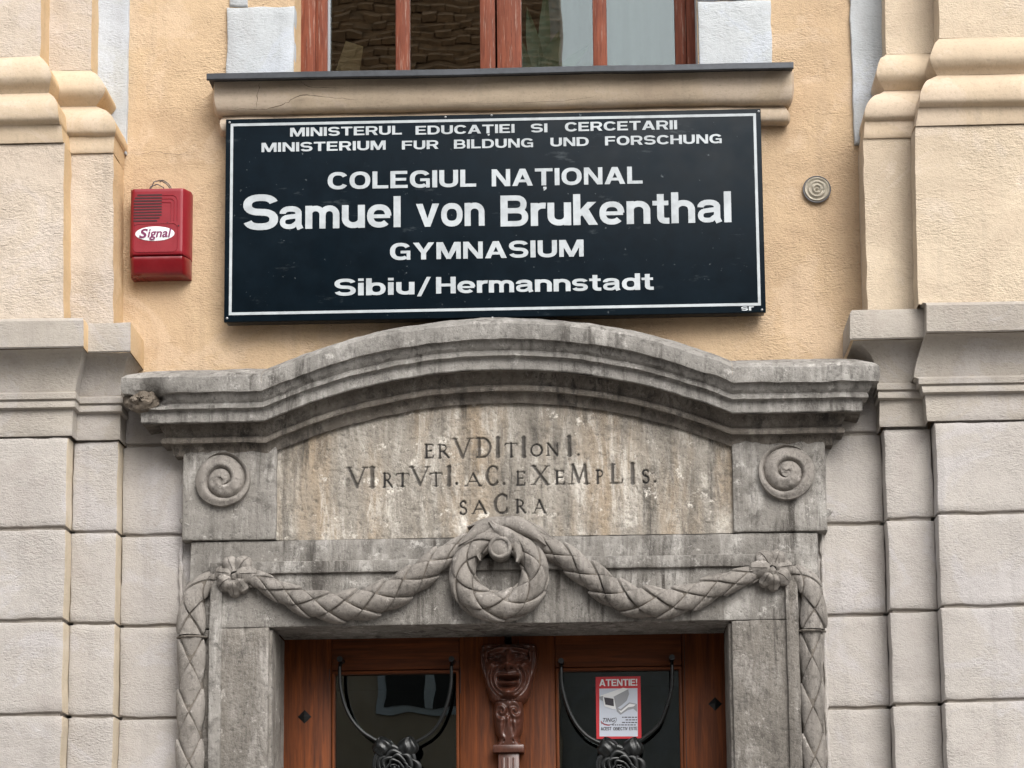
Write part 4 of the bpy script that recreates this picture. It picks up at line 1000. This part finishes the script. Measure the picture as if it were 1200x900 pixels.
# corner flowers
def flower(cx, cy, flip):
    c = P(cx, cy, -.16); fl = part_empty('flower', (c[0], -.16, c[1]), portal, 'carved flower knot at the '+('left' if flip > 0 else 'right')+' corner of the lintel')
    rp = random.Random(cx)
    for k, (dx, dy, w_, L, rot) in enumerate(((-11, -5, 9, 17, 170), (-3, -12, 9, 18, 112), (9, -12, 9.5, 19, 55), (-9, 8, 9, 17, 215), (0, 15, 8, 16, 268), (11, 14, 7.5, 14, 305), (13, 1, 9, 20, 5))):
        a_ = R(rot); ca, sa = flip*math.cos(a_), math.sin(a_); V = []
        q0 = P(cx+flip*dx*.35, cy+dy*.35, -.15); Lm, wm = L*1.25/322, w_*1.12/322
        for i in range(13):
            u = i/12; wd = wm*(math.sin(math.pi*(.10+.88*u)**.9)**.6)*(1 if u < .97 else .35)
            for j_, v in enumerate((-1, -1, -.75, -.4, -.06, 0, .06, .4, .75, 1, 1)):
                lx = Lm*u; ly = wd*v
                up = .030*math.sin(math.pi*min(1, .25+.75*u))*(1-.55*v*v)+.006*math.cos(u*7+k)+.004*k-(.006 if abs(v) < .03 and .1 < u < .9 else 0)+.003*rp.uniform(-1, 1)*abs(v)
                y = -.120-up
                if j_ in (0, 10) or i == 12: y = -.10
                V.append((q0[0]+ca*lx-sa*ly*flip, y, q0[1]+sa*lx+math.cos(a_)*ly))
        mesh('petal', V, gridfaces(13, 11), STG, fl, sharp=50)
    ellipsoid('flower_centre', (P(cx+flip*1, cy+1, -.17)[0], -.150, P(cx, cy+1, -.17)[1]), (.017, .014, .017), STG, fl, 14, 8, fn=lambda th, a: 1+.1*math.cos(5*a)*math.sin(th))
flower(274, 674, 1); flower(906, 667, -1)
# hanging garlands down the jambs
for s_, pts in ((-1, [(266, 674, 8), (246, 680, 11), (230, 696, 14), (225, 716, 16), (224, 745, 16.5)]), (1, [(918, 666, 8), (934, 672, 11), (948, 686, 14), (953, 706, 15), (953, 738, 15.5)])):
    pth, rd = pxpath(pts, -.105)
    nm = 'left' if s_ < 0 else 'right'
    g = part_empty('hanging_garland', (pth[-1][0], -.105, pth[-1][1]), portal, nm+' leaf garland hanging down beside the door jamb')
    leafy(g, pth, rd, -.10, 3, .15, phase=0, yflat=.9, tip=1, front=110)
    x0 = PX(224.5 if s_ < 0 else 951.5, 800, -.10); zt_ = pth[-1][1]-.010
    p2 = [(x0+.002*math.sin(z*9), z) for z in np.linspace(zt_, .5, 60)]
    leafy(g, p2, [.049 if s_ < 0 else .043]*60, -.098, 3, .185, phase=0, yflat=.85, tip=-1, front=110, bulge=.17)
    tube('binding', [(x0-.055*1, -.095, zt_+.004), (x0-.03, -.138, zt_+.003), (x0, -.15, zt_+.002), (x0+.03, -.138, zt_+.003), (x0+.055, -.095, zt_+.004)], .004, STD, g, 6)

# ------------------------------------------------------------------ the door
DY = .20
door = thing('double_door', 'reddish brown wooden double door with glass panels under the stone lintel', 'door', ((DX0+DX1)/2, DY, .12))
def dx(px, yy=DY, py=820): return PX(px, py, yy)
def dz(py, yy=DY, px=590): return PZ(px, py, yy)
box('door_frame', dx(300), dx(890), DY+.05, DY+.09, dz(742), dz(700), DOORH, door)
GB = dz(1060)          # bottom of the glass, below the frame
def stile(a, b, name='stile', yy=DY, z1=None, mat=DOORW, bev=.004): return box(name, dx(a), dx(b), yy, yy+.055, .14, z1 if z1 else dz(735), mat, door, bev)
stile(325, 388.5); stile(538.5, 592); stile(600, 651); stile(800, 870)
for a, b in ((388.5, 538.5), (651, 800)):
    box('rail', dx(a)+.001, dx(b)-.001, DY+.001, DY+.054, dz(783), dz(735), DOORH, door, .003)
    box('rail', dx(a)+.001, dx(b)-.001, DY+.001, DY+.054, GB-.14, GB, DOORH, door, .003)
    box('lower_panel', dx(a)+.001, dx(b)-.001, DY+.02, DY+.045, .14, GB-.141, DOORW, door, .01)
    # beads around the pane
    box('glazing_bead', dx(a)+.001, dx(a)+.013, DY-.006, DY+.03, GB, dz(786), DOORW, door, .004)
    box('glazing_bead', dx(b)-.013, dx(b)-.001, DY-.006, DY+.03, GB, dz(786), DOORW, door, .004)
    box('glazing_bead', dx(a)+.001, dx(b)-.001, DY-.007, DY+.03, dz(787.5), dz(784), DOORH, door, .004)
    box('pane', dx(a)+.010, dx(b)-.010, DY+.022, DY+.026, GB+.001, dz(787), GLD, door)
for px, py in ((357, 840), (838, 825)):
    c = P(px, py, DY)
    mesh('stud', [(c[0]-.026, DY-.001, c[1]), (c[0], DY-.001, c[1]-.026), (c[0]+.026, DY-.001, c[1]), (c[0], DY-.001, c[1]+.026), (c[0], DY-.014, c[1])], [(0, 1, 4), (1, 2, 4), (2, 3, 4), (3, 0, 4), (0, 3, 2, 1)], IRON, door, smooth=False)
for px, ya, yb in ((608, 750, 900), (386, 781, 795), (539.5, 781, 812), (803, 745, 900)):
    box('joint_line', dx(px)-.0012, dx(px)+.0012, DY-.0008, DY+.001, dz(yb) if yb < 900 else .2, dz(ya), DARKI, door)

# carved centre post: head, tapering scroll bracket, capital, shaft
cp = part_empty('carved_post', (dx(596), DY, .14), door)
post_x = dx(595.5, DY-.05)
stile_ = box('post_board', post_x-.036, post_x+.036, DY-.020, DY+.02, .15, dz(876, DY-.02), DOORC, cp, .006)
box('post_capital', post_x-.058, post_x+.058, DY-.060, DY+.005, dz(882, DY-.05), dz(873, DY-.05), DOORC, cp, .004)
box('shaft', post_x-.040, post_x+.040, DY-.045, DY-.015, .15, dz(882, DY-.04)-.001, DOORC, cp, .006)
for k in (-1, 0, 1): box('flute', post_x+k*.020-.006, post_x+k*.020+.006, DY-.049, DY-.044, .16, dz(888, DY-.04), DOORC, cp, .002)
# bracket relief
def gauss(a, b, a0, b0, sa, sb, rot=0.):
    c_, s_ = math.cos(rot), math.sin(rot); u = (a-a0)*c_+(b-b0)*s_; v = -(a-a0)*s_+(b-b0)*c_; return np.exp(-(u/sa)**2-(v/sb)**2)
zt_, zb_ = dz(822, DY-.06), dz(874, DY-.06); n1, n2 = 70, 90
A, B = np.meshgrid(np.linspace(-1, 1, n1), np.linspace(-1, 1, n2), indexing='ij')
wprof = .052*(1-.02*B)*(1+.10*np.cos((B-.5)*2.2))-.010*np.exp(-((B+.65)/.22)**2)
wprof = np.where(B < -.8, wprof+.012*(-.8-B)/.2, wprof)
hgt = .055*np.sqrt(np.clip(1-A**4, 0, 1))*(1+.25*B)
for s_ in (-1, 1):
    rr_ = np.hypot((A-s_*.45)*.9, (B-.55)*1.25); hgt += .007*np.cos(rr_*16-s_*np.arctan2(B-.55, (A-s_*.45)*s_)*1)*np.exp(-(rr_/.5)**2)
    hgt += .006*gauss(A, B, s_*.5, -.05, .14, .5, s_*.25)-.005*gauss(A, B, s_*.25, -.05, .10, .4, s_*.3)+.006*gauss(A, B, s_*.42, -.62, .13, .13)-.008*gauss(A, B, s_*.42, -.75, .06, .06)
hgt += .006*gauss(A, B, 0, .1, .12, .35)-.004*gauss(A, B, 0, .55, .05, .3)
edge_ = (np.abs(A) > .999) | (np.abs(B) > .999)
Y = np.where(edge_, DY+.01, DY-.008-hgt)
mesh('bracket', np.stack([post_x+A*wprof, Y, (zt_+zb_)/2+B*(zt_-zb_)/2], -1), gridfaces(n1, n2), DOORC, cp, sharp=70)
# the grinning mask
n1, n2 = 130, 140
mz1, mz0 = dz(753, DY-.08), dz(823, DY-.08); mh = (mz1-mz0)/2; mc = (mz1+mz0)/2
A, B = np.meshgrid(np.linspace(-1, 1, n1), np.linspace(-1, 1, n2), indexing='ij')
wp_ = np.interp(B[0], [-1, -.85, -.55, -.1, .3, .75, 1], [.054, .072, .083, .095, .106, .108, .104]); WPR = np.tile(wp_, (n1, 1))
feat = 0; hgt = .075*np.sqrt(np.clip(1-np.abs(A)**2.6, 0, 1))*np.sqrt(np.clip(1-np.abs(B*.93)**5, 0, 1))
e = lambda a0, b0, sa, sb, rot=0: gauss(A, B, a0, b0, sa, sb, rot)
feat = feat+.036*e(0, .36, .14, .26)+.032*e(0, .20, .22, .10)+.010*e(0, .62, .09, .12)
for s_ in (-1, 1):
    feat = feat+.016*e(s_*.22, .20, .11, .085)-.020*e(s_*.12, .12, .055, .035)            # nostrils
    feat = feat+.026*e(s_*.42, .77, .32, .075, -s_*.22)-.010*e(s_*.38, .89, .34, .04, -s_*.2)  # brow and furrow
    feat = feat-.034*e(s_*.42, .57, .22, .11)+.028*e(s_*.42, .565, .13, .06)-.010*e(s_*.40, .57, .035, .03)   # eye
    feat = feat+.014*e(s_*.42, .645, .20, .025, -s_*.15)+.012*e(s_*.42, .48, .20, .022, s_*.15)-.008*e(s_*.44, .42, .20, .02, s_*.2)
    feat = feat+.026*e(s_*.60, .24, .17, .13)                                             # cheek
    th_ = np.arctan2(B+.12, np.abs(A)*1.0); rr_ = np.hypot(A*.95, (B+.20)*1.15)
    feat = feat+.012*e(s_*.78, .55, .05, .18, s_*.2)-.010*e(s_*.70, .60, .04, .14, s_*.2)
    feat = feat+.012*e(s_*.97, .45, .07, .45)-.010*e(s_*.86, .35, .05, .4)
# folds ringing the grin
ring_ = np.hypot(A*1.0, (B+.26)*1.25); side_ = np.clip((np.abs(A)-.16)/.25, 0, 1)*np.exp(-((B+.25)/.55)**4)
feat = feat+.45*side_*(.015*np.exp(-((ring_-.56)/.05)**2)-.014*np.exp(-((ring_-.64)/.035)**2)+.012*np.exp(-((ring_-.73)/.045)**2)-.012*np.exp(-((ring_-.82)/.035)**2))
mb_ = -.24+.16*A*A*1.6                                                                     # smile curve
inm = np.clip(1-(np.abs(A)/.46)**4, 0, 1)
feat = feat+inm*(-.024*np.exp(-((B-mb_)/.055)**2)+.024*np.exp(-((B-mb_-.12)/.055)**2)+.026*np.exp(-((B-mb_+.13)/.055)**2)-.010*np.exp(-((B-mb_+.24)/.04)**2))
feat = feat+.024*e(0, -.68, .30, .12)-.012*e(0, -.86, .35, .04)
for b0 in (.93,): feat = feat+.010*e(0, b0, .9, .03)
hgt = hgt+1.2*feat
hgt += .0012*fbm(A*14, B*14, 5)
edge_ = (np.abs(A) > .999) | (np.abs(B) > .999)
Y = np.where(edge_, DY+.012, DY-.010-hgt)
mesh('mask', np.stack([post_x+.002+A*WPR, Y, mc+B*mh], -1), gridfaces(n1, n2), DOORC, cp, sharp=80)

# iron bars with roses
def grille(lp, rp_, rc, lab):
    gl = part_empty('iron_grille', (*P(*rc, .12)[:1], .12, P(*rc, .12)[1]), door, lab)
    for q in (lp, rp_):
        s3 = spline([P(a, b, .13) for a, b in q], 8); k = len(s3)
        tube('bar', [(x, .13+(.055 if i == 0 else .02 if i == 1 else 0), z) for i, (x, z) in enumerate(s3)], .0068, IRON, gl, 12)
        tube('bar_socket', [(s3[0][0], .13, s3[0][1]+.006), (s3[0][0], DY, s3[0][1]+.006)], .011, IRON, gl, 10)
    cx, cz = P(*rc, .11)
    rl = random.Random(int(rc[0]))
    for ring, (cnt, r0, w_, yb, yf, span) in enumerate(((7, .060, .040, .128, .100, .62), (6, .044, .034, .118, .086, .66), (5, .030, .028, .106, .074, .78), (4, .017, .022, .096, .066, .95), (3, .007, .015, .088, .062, 1.2))):
        for k in range(cnt):
            a0 = 2*math.pi*k/cnt+ring*.55+rl.uniform(-.12, .12); V = []
            for i in range(13):
                u = -1+i/6; an = a0+u*span*1.05
                for j_ in range(6):
                    v = j_/5; rr_ = r0-.004+w_*v*(1-.55*abs(u)**2.6)+.003*math.sin(u*5+k)
                    yy = yb+(yf-yb)*math.sin(v*math.pi*.62)+.010*v*v*(1 if ring < 2 else .3)-.0035*u
                    V.append((cx+math.cos(an)*rr_, yy, cz+math.sin(an)*rr_))
            mesh('petal', V, gridfaces(13, 6), IRON, gl, sharp=80)
    ellipsoid('rose_heart', (cx, .070, cz), (.009, .010, .009), IRON, gl, 12, 8)
    ellipsoid('rose_back', (cx, .130, cz), (.075, .016, .075), IRON, gl, 24, 8)
    for s_ in (-1, 1):   # pointed leaf buds above the rose
        bx_, bz_ = P(rc[0]+s_*14, rc[1]-22, .12); V = []
        tilt_ = -s_*.22
        for i in range(15):
            u = i/14; ww = .041*math.sin(math.pi*min(1, .16+.84*u)**1.25)**.85*(1 if u < .98 else .1)
            for j_ in range(11):
                v = -1+j_/5; lx = ww*v; lz = -.03+u*.085
                yy = .120-.026*math.sqrt(max(0, 1-v*v))*math.sin(math.pi*(.15+.8*u))+.004*math.cos(v*7+u*9)
                V.append((bx_+lx*math.cos(tilt_)-lz*math.sin(tilt_)*1, yy, bz_+lz*math.cos(tilt_)+lx*math.sin(tilt_)))
        mesh('leaf_bud', V, gridfaces(15, 11), IRON, gl, sharp=80)
grille([(398, 774), (399, 806), (408, 836), (424, 857), (450, 873)], [(529, 774), (528, 806), (520, 836), (506, 858), (478, 875)], (463.5, 901), 'U shaped black iron bar with rose on the left glass panel')
grille([(657.5, 776), (659, 806), (669, 838), (686, 861), (712, 875)], [(787.5, 772), (787, 806), (780, 832), (770, 852), (742, 874)], (727, 902), 'U shaped black iron bar with rose on the right glass panel')

# warning notice behind the bars, stuck on the pane
NY = DY+.0205
nt_ = thing('warning_notice', 'red bordered camera warning notice stuck on the right door pane', 'notice', (PX(725, 865, NY), NY, PZ(725, 866, NY)))
def nb(px, py, k=0): q = P(px, py, NY); return (q[0], NY-.0006*k, q[1])
def npoly(name, pts, k, mat): return mesh(name, [nb(a, b, k) for a, b in pts], [tuple(range(len(pts)))[::-1]], mat, nt_, smooth=False)
a, b = P(699, 866, NY), P(750.5, 792.5, NY)
box('paper', a[0], b[0], NY, NY+.001, a[1], b[1], STK_R, nt_)
npoly('pale_panel', [(702.3, 807), (747, 806.5), (747.5, 863), (702.5, 863)], 1, STK_W)
def nword(txt, xa, xb, ya, yb, k, mat, gap=.07):
    p = P(xa, yb, NY); q = P(xb, ya, NY); put_word(txt, (0, 0), (1, 0), (0, 1), p[0], q[0], p[1], q[1], NY-.0006*k, mat, nt_, gap=gap)
nword('ATENTIE!', 702.3, 746.8, 795.5, 804.2, 1.2, WHP, .05)
S = lambda pts: [(680+x/9, 780+y/9) for x, y in pts]     # measured on a ninefold enlargement
npoly('camera_arm', S([(380, 440), (425, 460), (515, 388), (598, 405), (600, 490), (560, 455), (500, 470), (425, 520), (385, 485)]), 2, STK_G)
npoly('camera_arm_light', S([(400, 465), (430, 478), (520, 402), (585, 412), (560, 432), (505, 440), (430, 500)]), 3, WHP)
npoly('camera_side', S([(350, 330), (505, 250), (515, 300), (490, 370), (440, 415), (375, 460)]), 3, STK_G)
npoly('camera_top', S([(205, 320), (450, 235), (510, 245), (350, 330), (235, 335)]), 4, WHP)
npoly('camera_hood', S([(200, 330), (240, 320), (240, 375), (205, 355)]), 5, STK_G)
npoly('camera_front', S([(235, 330), (355, 335), (378, 460), (345, 460), (255, 430)]), 4, WHP)
npoly('camera_lens', S([(250, 335), (350, 350), (355, 430), (265, 412)]), 5, STK_D)
lg = [nb(680+x/9, 780+y/9, 2) for x, y in [(225, 620)]+[(300+82*math.cos(a)*(1+.05*math.sin(a)), 572-52*math.sin(a)) for a in np.radians(np.linspace(200, 390, 14))]]
tube('logo_ring', lg, .0009, STK_D, nt_, 5)
lg = [nb(680+x/9, 780+y/9, 2) for x, y in [(300+82*math.cos(a), 575-55*math.sin(a)) for a in np.radians(np.linspace(190, 280, 8))]]
tube('logo_ring', lg, .0014, STK_R, nt_, 5)
bfont('TING', 'logo_lettering', nb(706.5, 845)[0], nb(721, 845)[0], nb(0, 846.5)[2] if False else PZ(714, 846.2, NY), PZ(714, 841.3, NY), NY-.0014, STK_D, nt_, .01, .3)
for y, xa in ((545, 440), (573, 478), (600, 440), (626, 335)):      # small print, too small to read
    x = xa
    rnd = random.Random(y)
    while x < 590:
        w_ = rnd.uniform(14, 34); npoly('small_print', S([(x, y-5), (min(600, x+w_), y-5), (min(600, x+w_), y+5), (x, y+5)]), 2, STK_D); x += w_+7
nword('ACEST', 704, 716.5, 852, 856, 2, STK_D, .05); nword('OBIECTIV', 718.5, 735.5, 852, 856, 2, STK_D, .05); nword('ESTE', 737.2, 746.8, 851.8, 855.8, 2, STK_D, .05)

# dark rooms behind door and window
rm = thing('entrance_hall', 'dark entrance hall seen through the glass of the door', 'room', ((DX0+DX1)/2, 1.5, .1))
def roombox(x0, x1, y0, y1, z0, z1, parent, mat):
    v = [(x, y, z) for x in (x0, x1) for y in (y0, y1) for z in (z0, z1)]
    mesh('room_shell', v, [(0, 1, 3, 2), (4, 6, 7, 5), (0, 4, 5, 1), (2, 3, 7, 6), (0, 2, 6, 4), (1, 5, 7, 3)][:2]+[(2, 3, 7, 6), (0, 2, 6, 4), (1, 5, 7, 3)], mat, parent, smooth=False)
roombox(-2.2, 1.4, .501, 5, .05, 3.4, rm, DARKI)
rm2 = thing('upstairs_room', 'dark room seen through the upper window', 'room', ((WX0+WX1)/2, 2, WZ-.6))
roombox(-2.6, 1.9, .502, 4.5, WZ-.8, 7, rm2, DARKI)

# ------------------------------------------------------------------ house across the street (seen only as a reflection in the panes)
oh = thing('opposite_house', 'house with old tiled roof across the street, mirrored in the window panes', 'house', (-8, -24, 0))
box('street_wall', -18, -.6, -26, -20, 0, 9.0, BRW, oh)
box('eaves_cornice', -18.2, -.4, -26, -19.6, 9.0, 9.5, BRG, oh, .05)
for i in range(6):
    for zz in (1.2, 5.2):
        box('window_frame', -17+i*2.8, -15.6+i*2.8, -20.03, -19.95, zz, zz+2.2, WHI, oh); box('window_pane', -16.9+i*2.8, -15.7+i*2.8, -19.96, -19.93, zz+.1, zz+2.1, DARKI, oh); box('window_bar', -16.35+i*2.8, -16.25+i*2.8, -19.93, -19.91, zz+.1, zz+2.1, WHI, oh); box('window_bar', -16.9+i*2.8, -15.7+i*2.8, -19.93, -19.912, zz+1.35, zz+1.45, WHI, oh)
for i in range(5): box('pilaster_strip', -18+i*2.8+.1, -17.4+i*2.8+.1, -19.97, -19.8, 0, 9, WHI, oh)
V = []; F = []; rt = random.Random(5)
nrow, ncol = 44, 72
for r_ in range(nrow):
    for c_ in range(ncol):
        x = -18.2+c_*.25+(.125 if r_ % 2 else 0); y = -19.5-r_*.22; z = 9.5+r_*.22*1.15+rt.uniform(-.05, .05); o = len(V)
        if x > -.72: continue
        t1 = rt.uniform(-.03, .03)
        V += [(x, y+.06, z+.05), (x+.23, y+.06, z+.05+t1), (x+.23, y-.28, z+.27+t1), (x, y-.28, z+.27), (x, y+.06, z-.05), (x+.23, y+.06, z-.05)]
        F += [(o, o+1, o+2, o+3), (o+4, o+5, o+1, o)]
mesh('roof_slab', [(-18.2, -19.4, 9.40), (-.60, -19.4, 9.40), (-.60, -29.4, 20.9), (-18.2, -29.4, 20.9), (-18.2, -29.4, 9.0), (-.60, -29.4, 9.0)], [(0, 1, 2, 3), (0, 3, 4), (1, 5, 2)], TILE, oh, smooth=False)
rf = mesh('roof_tiles', V, F, TILE, oh, smooth=False); rf['kind'] = 'stuff'
oh2 = thing('neighbour_house', 'tall pale house next to the tiled one across the street, seen only as a reflection', 'house', (6, -24, 0))
box('street_wall', -.595, 14, -26, -20.2, 0, 7.5, BRG, oh2)
box('flat_roof', -.35, 14.1, -26.1, -20, 7.5, 7.8, FLASH, oh2)
